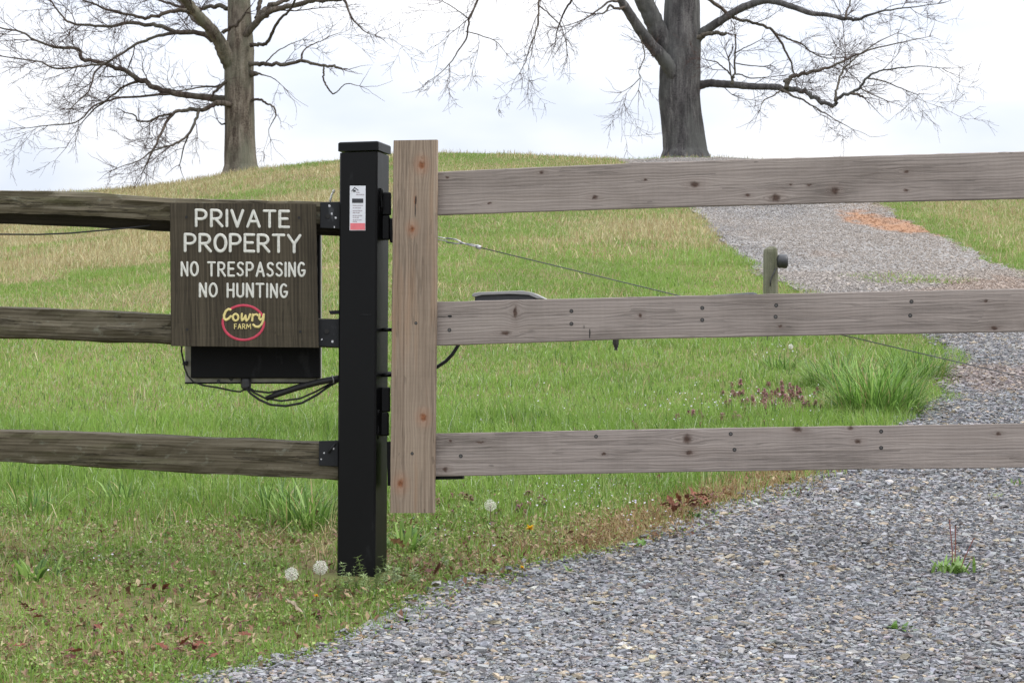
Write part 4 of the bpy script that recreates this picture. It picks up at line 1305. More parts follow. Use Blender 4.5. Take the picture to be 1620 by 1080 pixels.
def batch_tubes(branches, sides=3):
    V, Q = [], []; off = 0
    for pts, rr in branches:
        n = len(pts)
        t = pts[-1] - pts[0]; t = t / (np.linalg.norm(t) + 1e-9)
        a, b = perp(t)
        an = np.arange(sides) * 2 * np.pi / sides
        ring_ = np.cos(an)[:, None] * a + np.sin(an)[:, None] * b
        v = (pts[:, None, :] + rr[:, None, None] * ring_[None]).reshape(-1, 3)
        i = np.arange((n - 1) * sides).reshape(n - 1, sides)
        j = np.roll(i, -1, 1)
        q = np.stack([i, j, j + sides, i + sides], 2).reshape(-1, 4)
        V.append(v); Q.append(q + off); off += len(v)
    return np.concatenate(V), np.concatenate(Q)

def make_tree(name, label, Yt, stations, limbs, seed, mat, tmat, dens=1.0):
    base = P(stations[0][0], stations[0][1], Yt)
    root = empty(name, (base.x, Yt, tz(base.x, Yt)), label, 'tree')
    trunk_mesh(stations, Yt, seed).build('trunk', mat, root)
    lr = np.random.default_rng(seed)
    tw = []
    for pts, dy0, dy1, density in limbs:
        if seed == 5 and pts[0][0] > 380 and pts[0][1] > 0: density *= .5
        n = len(pts)
        cum = [0]
        for i in range(1, n): cum.append(cum[-1] + math.hypot(pts[i][0] - pts[i - 1][0], pts[i][1] - pts[i - 1][1]))
        rows = []
        for i, (u, v, r) in enumerate(pts):
            Y = Yt + dy0 + (dy1 - dy0) * (cum[i] / cum[-1])
            q = P(u, v, Y)
            rows.append((q.x, q.y, q.z, r * Y / FPX))
        sm = smooth_poly(rows, 5)
        mb_ = MB()
        xyz = sm[:, :3].copy()
        xyz[1:-1] += lr.normal(0, 1, (len(sm) - 2, 3)) * (sm[1:-1, 3:4] * np.where(sm[1:-1, 3:4] > .06, .02, .2))
        kink = lr.normal(0, 1, (len(sm), 3)); kink = kink + np.roll(kink, 1, 0); kink[:4] = 0
        xyz += kink * np.where(sm[:, 3:4] > .075, 0, np.minimum(sm[:, 3:4] * .22, .018))
        mb_.tube([Vector(p) for p in xyz], list(sm[:, 3] * lr.uniform(.93, 1.08, len(sm))), 9 if rows[0][3] > .06 else 6)
        mb_.build('limb', mat if rows[0][3] > .13 else M_LIMB, root)
        # side shoots
        seg = np.linalg.norm(np.diff(xyz, axis=0), axis=1); total = seg.sum()
        m = int(total * 4.2 * density * dens)
        cs = np.concatenate([[0], np.cumsum(seg)])
        for s in np.sort(lr.uniform(.12 * total, total, m)):
            i = min(int(np.searchsorted(cs, s)) - 1, len(seg) - 1); i = max(i, 0)
            f = (s - cs[i]) / seg[i]
            p = xyz[i] * (1 - f) + xyz[i + 1] * f
            t = (xyz[min(i + 2, len(xyz) - 1)] - xyz[max(i - 1, 0)]); t /= np.linalg.norm(t)
            a, b_ = perp(t); ph = lr.uniform(0, 6.28)
            ang = lr.uniform(.3, 1.0)
            d = t * math.cos(ang) + (a * math.cos(ph) + b_ * math.sin(ph)) * math.sin(ang)
            Lr = sm[min(i, len(sm) - 1), 3]
            L = lr.uniform(.35, 1.4) * (1.0 if lr.random() < .75 else 1.5)
            r0 = min(Lr * .5, .004 + L * .0085)
            bp, br = grow(p, d, L, r0, .004, 7, lr, .17, .015)
            tw.append((bp, br))
            for _ in range(int(3 + L * 4)):
                k = lr.integers(1, 7)
                t2 = bp[k] - bp[k - 1]; t2 /= np.linalg.norm(t2)
                a, b_ = perp(t2); ph = lr.uniform(0, 6.28); ang = lr.uniform(.4, 1.0)
                d2 = t2 * math.cos(ang) + (a * math.cos(ph) + b_ * math.sin(ph)) * math.sin(ang)
                L2 = L * lr.uniform(.25, .6)
                bp2, br2 = grow(bp[k], d2, L2, min(br[k] * .7, .007), .0032, 5, lr, .2, .01)
                tw.append((bp2, br2))
                for _ in range(int(1 + L2 * 7)):
                    k2 = lr.integers(1, 5)
                    t3 = bp2[k2] - bp2[k2 - 1]; t3 /= np.linalg.norm(t3)
                    a, b_ = perp(t3); ph = lr.uniform(0, 6.28); ang = lr.uniform(.4, 1.1)
                    d3 = t3 * math.cos(ang) + (a * math.cos(ph) + b_ * math.sin(ph)) * math.sin(ang)
                    bp3, br3 = grow(bp2[k2], d3, L2 * lr.uniform(.25, .6), .0038, .0026, 3, lr, .22, .01)
                    tw.append((bp3, br3))
        # terminal spray
        t = xyz[-1] - xyz[-3]; t /= np.linalg.norm(t)
        for _ in range(4):
            d = t + lr.normal(0, .4, 3)
            bp, br = grow(xyz[-1], d, lr.uniform(.3, .9), min(sm[-1, 3], .012), .003, 6, lr, .18, .015)
            tw.append((bp, br))
    V, Q = batch_tubes(tw)
    print(name, 'twigs', len(tw))
    V = V - np.array([root.location.x, root.location.y, root.location.z])
    o = np_mesh('crown', V, [Q], tmat, None, True, root)
    return root

M_BARK_A = bark('bark_brown_grey', (.25, .215, .175), (.145, .118, .092), (.055, .042, .034), (.15, .15, .11))
M_BARK_B = bark('bark_blue_grey', (.155, .147, .142), (.088, .082, .082), (.038, .035, .036), (.11, .112, .105))
M_TWIG = plain('twig_bark', (.075, .052, .046), .9, .25, 6, 0, .1)

LT = [(382, 285, 42), (382, 274, 31), (382, 262, 27), (380.5, 245, 25.5), (379.5, 200, 23.8), (378.5, 150, 23.2), (378.5, 112, 23.5), (380, 80, 22.5), (380, 50, 19.5), (379, 15, 18), (377, -40, 16.5), (374, -120, 14), (368, -220, 10), (362, -330, 6), (356, -430, 2)]
L_l = [
 ([(378, 118, 14), (368, 104, 14), (357, 86, 13), (347, 65, 10.5), (333, 46, 9.5), (316, 27, 8.5), (300, 8, 8), (280, -15, 7.5), (250, -40, 6), (200, -80, 4), (150, -110, 2)], .05, -2.5, .9),
 ([(368, 160, 8), (352, 158, 7), (340, 156, 6), (308, 152, 5.2), (277, 148, 5), (249, 140, 4.6), (221, 128, 4.2), (198, 113, 3.6), (174, 103, 3.2), (134, 95, 2.9), (122, 79, 2.7), (91, 75, 2.3), (59, 65, 1.9), (32, 51, 1.5), (-10, 42, 1.1), (-50, 36, .6)], 0, 1.5, 1.0),
 ([(350, 70, 7), (340, 61, 5), (312, 53, 4.2), (280, 51, 3.8), (258, 44, 3.4), (237, 40, 3.2), (198, 37, 2.8), (170, 42, 2.4), (134, 40, 2.1), (107, 34, 1.8), (91, 16, 1.5), (79, 0, 1.2), (60, -20, .8)], .2, 2.6, 1.0),
 ([(280, 51, 3.2), (245, 59, 2.7), (221, 67, 2.5), (198, 81, 2.2), (166, 99, 2.0), (134, 104, 1.8), (91, 109, 1.6), (59, 97, 1.2), (0, 89, .9), (-40, 80, .5)], .9, -1.2, 1.0),
 ([(166, 99, 1.7), (150, 115, 1.6), (142, 142, 1.3), (126, 158, 1.0), (110, 175, .6)], -.6, -1.6, .9),
 ([(366, 166, 5), (350, 163, 4.5), (340, 166, 4), (316, 172, 3.4), (292, 174, 3), (272, 180, 2.6), (257, 207, 2.1), (245, 233, 1.7), (233, 257, 1.2), (226, 272, .7)], -.3, -1.6, .8),
 ([(316, 172, 2.6), (308, 194, 2.3), (296, 215, 1.9), (272, 229, 1.6), (245, 237, 1.3), (221, 253, 1.0), (186, 266, .6)], -.7, -2.2, .9),
 ([(272, 180, 2.0), (253, 184, 1.8), (233, 193, 1.6), (217, 190, 1.4), (213, 182, 1.2), (198, 178, .8)], -1.1, .4, .8),
 ([(308, 194, 1.7), (292, 229, 1.2), (284, 261, .7)], -.9, .3, .7),
 ([(358, 128, 3), (346, 140, 2.4), (335, 152, 2.0)], -.2, -.4, .4),
 ([(356, 133, 2.2), (340, 136, 1.8), (316, 138, 1.5), (284, 144, 1.0), (262, 140, .6)], .2, -1.2, 1.1),
 ([(277, 148, 2.6), (237, 151, 2.1), (198, 154, 1.9), (170, 160, 1.6), (150, 168, 1.5), (119, 194, 1.2), (79, 198, .9), (40, 203, .5)], .4, -1.4, 1.0),
 ([(221, 128, 2.2), (198, 136, 1.8), (178, 152, 1.5), (150, 172, 1.2), (128, 196, .7)], .8, 2.2, .9),
 ([(312, 22, 4.5), (277, 16, 3.2), (245, 26, 2.8), (229, 28, 2.6), (205, 24, 2.2), (170, 16, 1.9), (142, 4, 1.5), (110, -12, 1)], -.3, -2.6, 1.0),
 ([(330, 44, 3.4), (304, 30, 2.8), (290, 8, 2.4), (262, -12, 1.8)], -.4, .8, .8),
 ([(360, 14, 4), (345, 9, 3.5), (326, 12, 3.2), (300, 14, 2.8), (270, 6, 2.2), (235, -4, 1.6)], .3, 1.8, .8),
 ([(386, 58, 6), (398, 45, 5.5), (413, 28, 5.2), (434, 16, 4.6), (456, 10, 4.2), (488, 1.5, 3.8), (515, 1, 3.2), (534, 0, 2.8), (546, 1.5, 2.4), (558, 30, 1.2), (579, 51, .9), (593, 56, .5)], -.2, -1.4, .45),
 ([(406, 30, 4.6), (413, 20, 4.2), (426, 10, 4.2), (446, 3, 3.6), (464, -8, 3), (500, -30, 2), (540, -50, 1)], -.3, .9, .5),
 ([(409, 24, 3.8), (410, 8, 3.6), (412, -6, 3.4), (414, -40, 2.4)], 0, .6, .4),
 ([(396, 72, 3.6), (409, 71, 3.0), (418, 70, 2.8), (429, 56, 2.6), (442, 32, 2.3), (458, 16, 2.0), (467, 0, 1.8), (474, -20, 1.4)], -.3, -1.8, .4),
 ([(392, 101, 4.2), (406, 101.5, 3.6), (424, 102, 3.2), (450, 102, 3.0), (477, 97, 2.7), (499, 102, 2.4), (515, 105, 2.2), (530, 106, 2.0), (540, 109, 1.9)], -.2, -1.2, .7),
 ([(512, 106, 1.7), (512.5, 118, 1.6), (512, 129, 1.5), (520, 141, 1.3), (527, 148.5, 1.2), (536, 143, 1), (547, 133, .8), (569, 136, .5)], -.8, -1.2, .3),
 ([(477, 97, 1.8), (479, 83, 1.4), (488, 74, 1.1), (500, 68, .9), (512, 63, .6)], -.8, -.2, .5),
 ([(420, 100, 1.2), (436, 84, 1.0), (455, 72, .8), (480, 62, .5)], -.4, .5, .8),
 ([(398, 159, 2.6), (406, 157, 2.1), (413, 158, 1.9), (424, 164, 1.7), (432, 169, 1.5), (437, 181, 1.2), (431, 193, .8), (425, 205, .6), (428, 220, .4)], -.2, -.6, .8),
 ([(398, 117, 6), (405, 117, 3.5), (414, 118, 1.2), (432, 124, .8), (448, 137, .5)], -.2, -.6, .8),
 ([(352, 53, 3.2), (362, 46, 3), (372, 40, 2.8), (380, 31, 2.4), (387, 21, 1.8)], -.5, -.6, .0),
 ([(358, 196, 1.8), (350, 196, 1.2), (344, 190, .6)], 0, -.3, .6),
 # crown above the picture
 ([(377, -40, 9), (340, -110, 6.5), (280, -180, 4.5), (200, -240, 2.5)], 0, -2, .6), ([(376, -80, 8), (430, -150, 5.5), (500, -220, 3.5), (570, -270, 2)], 0, 2, .6),
 ([(372, -150, 7), (330, -250, 4), (290, -340, 2)], 0, 2.5, .6), ([(368, -220, 6), (410, -310, 3.5), (440, -400, 1.5)], 0, -2, .6),
 ([(377, -20, 7), (300, -70, 5), (180, -130, 3), (60, -170, 1.5)], 0, 3.0, .6), ([(378, -30, 7), (470, -90, 5), (580, -130, 3), (680, -150, 1.5)], 0, -3, .6),
]
M_LIMB = bark('limb_bark', (.15, .125, .10), (.085, .066, .054), (.035, .026, .022), (.10, .095, .075))
make_tree('bare_tree', 'bare leafless tree at left of the ridge behind the fence, many low limbs', 57.5, LT, L_l, 5, M_BARK_A, M_TWIG, .78)

RT = [(1085, 264, 56), (1084, 251, 41), (1083.5, 238, 35.5), (1081.5, 215, 33.8), (1077.5, 180, 33.2), (1075, 150, 33.5), (1075.5, 115, 33.5), (1077, 80, 32), (1078.5, 45, 29.5), (1079, 10, 28.5), (1079, -40, 26), (1078, -110, 22), (1076, -220, 15), (1072, -330, 8), (1068, -440, 3)]
R_l = [
 ([(1076, 140, 10), (1068, 122, 12), (1058, 105, 12), (1046, 89, 11), (1029, 70, 9.5), (1013, 48, 8.5), (996, 22, 7.5), (986, 7, 7), (974, -8, 6), (930, -30, 4.6), (870, -45, 3.6), (800, -45, 2.6), (750, -22, 1.8)], -.22, -2.4, .5),
 ([(1072, 118, 15), (1060, 90, 17), (1048, 66, 16), (1038, 42, 15.5), (1026, 15, 15), (1014, -12, 14), (990, -60, 11), (950, -130, 8), (900, -200, 4)], .0, -1.2, .4),
 ([(988, 12, 3), (974, 14, 2.2), (964, 9, 1.8), (956, 20, 1.4), (944, 22, 1.0)], -1.2, -1.6, .8),
 ([(978, 2, 2.4), (962, 4, 1.8), (935, 24, 1.2), (905, 38, .8), (880, 44, .5)], -1.2, -2.2, 1.2),
 ([(790, -40, 2.2), (766, -16, 2), (756, 0, 1.9), (743, 31, 1.6), (737, 62, 1.3), (724, 82, 1.1), (713, 99, .9), (694, 118, .6), (678, 128, .4)], -1.5, -2.6, 1.1),
 ([(737, 50, 1.0), (760, 56, .9), (785, 66, .7), (800, 84, .4)], -2, -2.8, 1.0),
 ([(743, 31, 1.0), (720, 14, .8), (700, 2, .6)], -2, -2.8, 1.0),
 ([(860, -46, 2.2), (854, 0, 1.8), (851, 37, 1.5), (845, 56, 1.3), (839, 74, 1.1), (832, 96, .8), (823, 115, .5)], -2, -3, 1.0),
 ([(916, -30, 2.2), (904, 0, 1.8), (893, 20, 1.6), (885, 37, 1.3), (880, 54, 1.1), (879, 68, .7)], -2, -1.2, .8),
 ([(851, 8, 1.2), (868, 22, 1), (886, 40, .8), (894, 62, .6), (898, 86, .4)], -2.2, -1.8, .6),
 ([(1012, 56, 1.4), (1016, 68, 1.2), (1020, 89, 1.0), (1011, 111, .8), (1013, 126, .7), (1010, 142, .5)], -1, -1.5, .6),
 ([(1012, 124, .7), (1000, 136, .6), (984, 146, .4)], -1.3, -1.8, .8),
 ([(1086, 78, 12), (1097, 66, 10.5), (1106, 57, 8.6), (1114, 50, 7.6), (1123, 44, 7), (1143, 31, 6.6), (1167, 16, 6.2), (1191, 6, 6), (1215, 1, 5.6), (1239, 6, 5), (1287, 22, 4), (1330, 28, 3.4), (1352, 32, 2.8), (1362, 30, 2.2), (1391, 18, 1.7), (1440, 12, 1.1), (1484, 6, .6)], .05, -2.0, .8),
 ([(1104, 59, 4), (1114, 57, 3.4), (1128, 53, 3.2), (1140, 54, 3), (1151, 54, 2.6)], -.6, -.9, .0),
 ([(1337, 29, 2), (1341, 12, 1.6), (1348, -6, 1.3), (1352, -30, 1)], -1.6, -.6, .8),
 ([(1104, -20, 3.4), (1123, 0, 3), (1143, 14, 2.8), (1162, 28, 2.5), (1186, 35, 2.4), (1210, 42, 2.3), (1227, 53, 2.1), (1239, 75, 1.8), (1250, 96, 1.6), (1256, 117, 1.3)], -.8, .6, .5),
 ([(1227, 53, 1.8), (1250, 63, 1.5), (1268, 70, 1.3), (1286, 84, 1.1), (1310, 92, .9), (1340, 92, .6)], .2, 1.4, 1.1),
 ([(1086, 141, 10), (1098, 137, 8.6), (1110, 134.5, 7), (1123, 132, 6.4), (1139, 133, 6.1), (1155, 134, 6), (1191, 137, 5.6), (1227, 138, 5.2), (1242, 141, 4.8), (1258, 142, 4.2), (1274, 145, 3.9), (1288, 154, 3.6), (1299, 160, 3.4), (1310, 165, 3.2), (1318, 168, 3.0), (1324, 160, 2.8), (1331, 151, 2.7), (1346, 146, 2.4), (1361, 139, 2.2), (1371, 124, 1.9), (1385, 115, 1.6), (1404, 110, 1.3), (1453, 105, .8), (1490, 108, .5)], .05, -2.2, .9),
 ([(1244, 140, 4.2), (1246, 130, 3.9), (1251, 122, 3.5), (1268, 117, 3.0), (1287, 114, 2.7), (1305, 108, 2.3), (1324, 102, 2.0), (1348, 90, 1.6), (1373, 80, 1.3), (1422, 68, .9), (1470, 58, .5)], -1.1, .8, 1.1),
 ([(1321, 160, 2.2), (1324, 140, 2), (1330, 117, 1.6), (1344, 100, 1.4), (1361, 86, 1.2), (1390, 66, .9), (1420, 52, .5)], -1.7, -.4, 1.1),
 ([(1346, 147, 2.2), (1356, 150, 2), (1366, 155, 1.8)], -1.8, -2, .2),
 ([(1158, 133, 3.0), (1160, 124, 2.2), (1162, 116, 1.8), (1163.5, 84, 1.4), (1163, 60, 1.0), (1162, 40, .6)], -.8, -.8, 1.1),
 ([(1158, 126, 1.6), (1155, 112, 1.4), (1153, 92, 1.1)], -.8, -1.1, .8),
 ([(1157, 120, 1.4), (1150, 112, 1.3), (1143, 106, 1.1), (1134, 99, 1.0), (1123, 96, .8), (1108, 92, .5)], -.8, -1.2, 1.0),
 ([(1163, 117, 1.4), (1174, 119, 1.2), (1186, 124, 1.1), (1210, 123, .8), (1232, 120, .5)], -.8, -1.4, 1.0),
 ([(1163, 84, 1.1), (1174, 78, .9), (1186, 72, .8), (1206, 62, .5)], -.8, -.2, 1.0),
 ([(1163, 100, 1.0), (1184, 104, .9), (1214, 106, .6)], -.8, -.2, 1.0),
 ([(1236, 141, 2.4), (1252, 150, 1.9), (1268, 157, 1.6), (1286, 168, 1.3), (1305, 179, 1.1), (1326, 192, .8), (1350, 205, .5)], -1.1, -2.4, 1.2),
 ([(1236, 142, 1.4), (1222, 152, 1.1), (1208, 160, .9), (1202, 174, .5)], -1.1, -2, .9),
 ([(1373, 124, 1.4), (1396, 128, 1.1), (1426, 140, .8), (1452, 150, .5)], -1.9, -1.2, 1.1),
 ([(1362, 140, 1.2), (1380, 150, 1.0), (1404, 160, .6)], -1.9, -2.8, 1.1),
 # crown above the picture
 ([(1079, -40, 14), (1150, -100, 9), (1240, -150, 6), (1340, -170, 3), (1430, -170, 1.2)], 0, -2.5, .6), ([(1078, -80, 13), (1010, -170, 8), (950, -260, 5), (900, -330, 2)], 0, 2.5, .6),
 ([(1077, -150, 11), (1130, -260, 7), (1190, -350, 3)], 0, 2.5, .6), ([(1075, -230, 9), (1030, -330, 5), (1000, -420, 2)], 0, -2, .6),
 ([(1079, -30, 10), (1190, -50, 6), (1320, -60, 3.5), (1450, -40, 1.5)], 0, 2.5, .8), ([(1060, -60, 9), (940, -100, 6), (800, -130, 3.5), (690, -120, 1.5)], 0, 2.5, .6),
]
make_tree('bare_tree', 'bare leafless tree with the thicker trunk at the driveway crest', 58.5, RT, R_l, 9, M_BARK_B, M_TWIG, .55)

# ------------------------------------------------------------------ small plants, flowers, leaves
def colored(name, V, T, C, mat, parent=None, loc=None):
    o = np_mesh(name, np.array(V, float), [np.array(T, int)], mat, np.array(C, float), False, parent)
    if loc is not None: o.location = loc
    return o

class TB:
    """triangles with a colour"""
    def __init__(s): s.v, s.t, s.c = [], [], []
    def tri(s, a, b, c, col):
        k = len(s.v); s.v += [tuple(a), tuple(b), tuple(c)]; s.t.append((k, k + 1, k + 2)); s.c += [col] * 3
    def strip(s, pts, ws, side, col):
        """ribbon along pts with half widths ws"""
        k = len(s.v)
        for p, w in zip(pts, ws):
            s.v += [tuple(Vector(p) - Vector(side) * w), tuple(Vector(p) + Vector(side) * w)]
            s.c += [col] * 2
        for i in range(len(pts) - 1):
            a = k + 2 * i
            s.t += [(a, a + 1, a + 3), (a, a + 3, a + 2)]
    def leaf(s, base, az, el, L, W, col, bend=.5, seg=5, fold=.0):
        d = Vector((math.cos(az), math.sin(az), 0)); side = Vector((-math.sin(az), math.cos(az), 0))
        p = Vector(base); e = el; pts, ws = [], []
        for k in range(seg + 1):
            t = k / seg
            pts.append(p.copy()); ws.append(W / 2 * (math.sin(math.pi * min(1, .12 + t * .88)) ** .8 if k < seg else .02))
            p = p + (d * math.cos(e) + Vector((0, 0, math.sin(e)))) * (L / seg); e -= bend / seg
        s.strip(pts, ws, side, col)
    def stem(s, pts, w, col):
        for a in (0, 1.57):
            s.strip(pts, [w] * len(pts), (math.cos(a), math.sin(a), 0), col)
    def build(s, name, mat, parent=None, loc=None):
        return colored(name, s.v, s.t, s.c, mat, parent, loc)

def vary(c, k=.2):
    f = random.uniform(1 - k, 1 + k)
    return tuple(min(1, x * f) for x in c)

def clone(src, loc, rz=0, scale=1.0, label=None):
    r = src.copy(); COL.objects.link(r)
    r.location = loc; r.rotation_euler = (0, 0, rz); r.scale = (scale,) * 3
    if label: r['label'] = label
    for ch in src.children:
        c = ch.copy(); COL.objects.link(c); c.parent = r
    return r

# grass clumps
def clump(name, u, v, rad, h, n, label, spread=.55, cols=((.11, .21, .04), (.18, .31, .06), (.25, .37, .10), (.075, .15, .03)), dry=.06, w=.0055):
    c = ground_at(u, v)
    t = TB()
    for _ in range(n):
        a = random.uniform(0, 6.28); r = rad * math.sqrt(random.random())
        b0 = Vector((math.cos(a) * r, math.sin(a) * r, 0)); b0.z = tz(c.x + b0.x, c.y + b0.y) - c.z - .01
        az = a + random.uniform(-.9, .9); el = math.radians(90) - abs(random.gauss(0, spread)) * (.5 + r / rad * .6)
        L = h * random.uniform(.45, 1.15)
        col = vary(random.choice(cols), .25) if random.random() > dry else vary((.38, .31, .15), .2)
        t.leaf(b0, az, el, L, w * random.uniform(.6, 1.3), col, random.uniform(.3, 1.5), 5)
    o = t.build(name, M_GRASS, None, c)
    return tag(o, label, 'grass clump')
clump('grass_clump', 1388, 655, .21, .36, 850, 'large arching grass clump at gravel edge under the middle board', .72, ((.13, .25, .045), (.20, .35, .07), (.28, .42, .11), (.09, .18, .035)))
clump('grass_clump', 1330, 612, .20, .26, 480, 'grass clump behind the arching clump, left of the brace cable', .8)
clump('grass_clump', 1448, 600, .18, .24, 420, 'grass clump touching the driveway edge beneath the brace cable', .6)
clump('grass_clump', 1235, 585, .09, .14, 120, 'small grass tuft left of the arching clump near purple weeds', .5)
clump('grass_clump', 490, 835, .13, .20, 230, 'tall lush grass clump just left of the black post base', .35)
clump('grass_clump', 445, 815, .16, .17, 200, 'wide grass clump under the lowest split rail beside the tall clump', .4)
clump('grass_clump', 55, 815, .08, .17, 60, 'long bladed grass tuft at left under the lowest rail', .45)
clump('grass_clump', 195, 800, .10, .15, 70, 'loose upright grass tuft below the lowest rail, left of the sign', .45)
clump('grass_clump', 640, 870, .06, .11, 60, 'broad bladed green tuft close to the right of the black post', .7, w=.013)
clump('grass_clump', 1252, 762, .05, .055, 60, 'bright green low tuft on gravel just beneath the lowest gate board', .9, ((.16, .30, .05), (.12, .25, .04)), 0)
clump('grass_clump', 60, 915, .07, .10, 40, 'broad leaved dark green rosette at far left of the verge', .8, w=.014)

clump('grass_clump', 1228, 249, .5, .30, 160, 'grass tuft on the skyline just right of the thick trunk', .5, w=.02)
clump('grass_clump', 1180, 250, .7, .20, 200, 'low skyline grass tuft hard against the right of the thick trunk', .6, w=.018)
sg_ = clump('sparse_grass', 1450, 446, .60, .07, 1300, 'thin patch of green grass growing in the far gravel', .9, ((.19, .27, .08), (.24, .31, .11)), .1, w=.012)
sg2_ = clump('sparse_grass', 1390, 438, .40, .06, 500, 'sparse green patch in the far gravel beside the larger one', .9, ((.19, .27, .08), (.24, .31, .11)), .1, w=.012)
sg3_ = clump('sparse_grass', 1540, 635, .30, .04, 420, 'thin yellow green grass creeping into the gravel right of arching clump', 1.0, ((.22, .29, .09), (.30, .33, .14)), .2, w=.006)

for o_ in (sg_, sg2_, sg3_): o_['kind'] = 'stuff'

# pale specks of tiny flowers
def specks(spots, size):
    V, T, C = [], [], []
    for (u, v, su, sv, n, cols) in spots:
        for _ in range(n):
            g = ground_at(random.gauss(u, su), random.gauss(v, sv))
            if road_sd(np.array([g.x]), np.array([g.y]))[0] > -.03: continue
            c = Vector((g.x, g.y, g.z + random.uniform(.02, .06)))
            nn = Vector((random.gauss(0, .5), -.5 + random.gauss(0, .4), 1)).normalized()
            a = nn.orthogonal().normalized(); b = nn.cross(a)
            k = len(V); col = vary(random.choice(cols), .12); r = size * random.uniform(.6, 1.2)
            V.append(tuple(c - nn * r * .2)); C.append(col)
            for q in range(5):
                an = q * 1.2566
                V.append(tuple(c + (a * math.cos(an) + b * math.sin(an)) * r)); C.append(col)
            T += [(k, k + 1 + q, k + 1 + (q + 1) % 5) for q in range(5)]
    return colored('tiny_flowers', V, T, C, M_LEAF)
PALE = ((.60, .58, .66), (.70, .68, .72), (.50, .47, .62))
fl = specks([(925, 785, 40, 14, 70, PALE), (860, 800, 60, 18, 40, PALE), (1010, 820, 40, 14, 24, PALE), (1230, 655, 60, 14, 90, PALE + ((.66, .62, .50),)), (1000, 668, 120, 10, 70, PALE), (1130, 640, 80, 12, 50, PALE),
             (150, 900, 90, 30, 14, PALE), (740, 850, 40, 20, 14, PALE), (1240, 560, 40, 10, 30, PALE), (800, 640, 80, 30, 20, PALE)], .0042)
tag(fl, 'tiny pale lilac and white flowers sprinkled through the grass', 'wildflowers', None, 'stuff')

# dandelions
def dandelion_clock(base_px, head_px, r_px, label):
    g = ground_at(*base_px)
    root = empty('dandelion_clock', g, label, 'dandelion')
    hd = P(head_px[0], head_px[1], g.y) - g
    R = r_px * g.y / FPX
    t = TB(); t.stem([Vector((0, 0, -.01)), hd * .5 + Vector((.002, .001, 0)), hd], .0016, (.22, .16, .10)); t.build('stem', M_LEAF, root)
    t = TB()
    for k in range(70):
        z = 1 - 2 * (k + .5) / 70; a = k * 2.39996
        d = Vector((math.cos(a) * math.sqrt(1 - z * z), math.sin(a) * math.sqrt(1 - z * z), z))
        s1 = d.cross(Vector((.3, .2, 1))).normalized(); s2 = d.cross(s1)
        tip = hd + d * R * random.uniform(.72, 1.0)
        col = vary((.86, .85, .80), .06)
        t.strip([hd + d * R * .12, tip], [.00025, .00035], s1, (.5, .46, .38))
        for q in range(5):
            an = q * 1.2566 + k
            e = s1 * math.cos(an) + s2 * math.sin(an)
            t.strip([tip - d * .002, tip + e * R * .24 + d * R * .08], [.0003, .0005], d.cross(e).normalized(), col)
    t.build('seed_head', M_LEAF, root)
    t = TB()
    for k in range(10):
        a = k * .628; t.leaf(hd + Vector((0, 0, 0)), a, random.uniform(-1.2, .8), R * .42, R * .2, (.20, .15, .10), .2, 3)
    t.build('core', M_LEAF, root)
dandelion_clock((466, 962), (461, 908), 11, 'white dandelion clock on the verge, left one of the pair near post')
dandelion_clock((503, 950), (507, 897), 11.5, 'white dandelion clock nearest to the left side of black post')
dandelion_clock((774, 836), (776, 799), 9.5, 'white dandelion clock in grass right of the upright gate board')
dandelion_clock((1251, 575), (1251, 548), 4, 'small distant white dandelion clock beneath the middle gate board')

def dandelion_flower(px, r_px, label):
    g = ground_at(px[0], px[1] + 26)
    root = empty('dandelion_flower', g, label, 'dandelion')
    hd = P(px[0], px[1], g.y) - g; R = r_px * g.y / FPX
    t = TB(); t.stem([Vector((0, 0, -.01)), hd], .0014, (.16, .2, .06)); t.build('stem', M_LEAF, root)
    t = TB()
    for k in range(70):
        t.leaf(hd, random.uniform(0, 6.28), random.uniform(.1, 1.2), R * random.uniform(.5, 1), R * .22, vary((.80, .52, .02), .12), .6, 3)
    t.build('petals', M_LEAF, root)
dandelion_flower((838, 837), 12, 'yellow dandelion flower open in grass right of upright gate board')
dandelion_flower((500, 943), 6.5, 'yellow dandelion flower low down below the white dandelion pair')
dandelion_flower((826, 898), 6, 'small yellow dandelion at the gravel edge below the larger one')

# dead leaves
def leaf_mesh(cols, size=.05):
    t = TB()
    col = random.choice(cols)
    N = 9
    spine = []
    curl = random.uniform(-.5, 1.6)
    p = Vector((0, 0, .004)); e = random.uniform(0, .5)
    for k in range(N + 1):
        spine.append(p.copy()); p = p + Vector((math.cos(e), 0, math.sin(e))) * (size / N); e += (curl * random.uniform(.5, 1.4)) / N * .8 - .06
    prev = None
    for k, q in enumerate(spine):
        w = size * .27 * math.sin(math.pi * min(1, .06 + k / N * .93)) * (1.0 if k % 2 else .62)
        up = w * random.uniform(.1, .8)
        l, r = q + Vector((0, w, up)), q + Vector((0, -w, up * random.uniform(.3, 1.1)))
        if prev:
            c = vary(col, .22)
            t.tri(prev[0], prev[1], q, c); t.tri(prev[1], l, q, c); t.tri(prev[0], q, r, vary(col, .22)); t.tri(prev[0], r, prev[2], vary(col, .2))
        prev = (q, l, r)
    return t
RUST = ((.16, .052, .03), (.21, .08, .045), (.11, .04, .03))
TANL = ((.34, .22, .13), (.42, .31, .20), (.26, .15, .08))
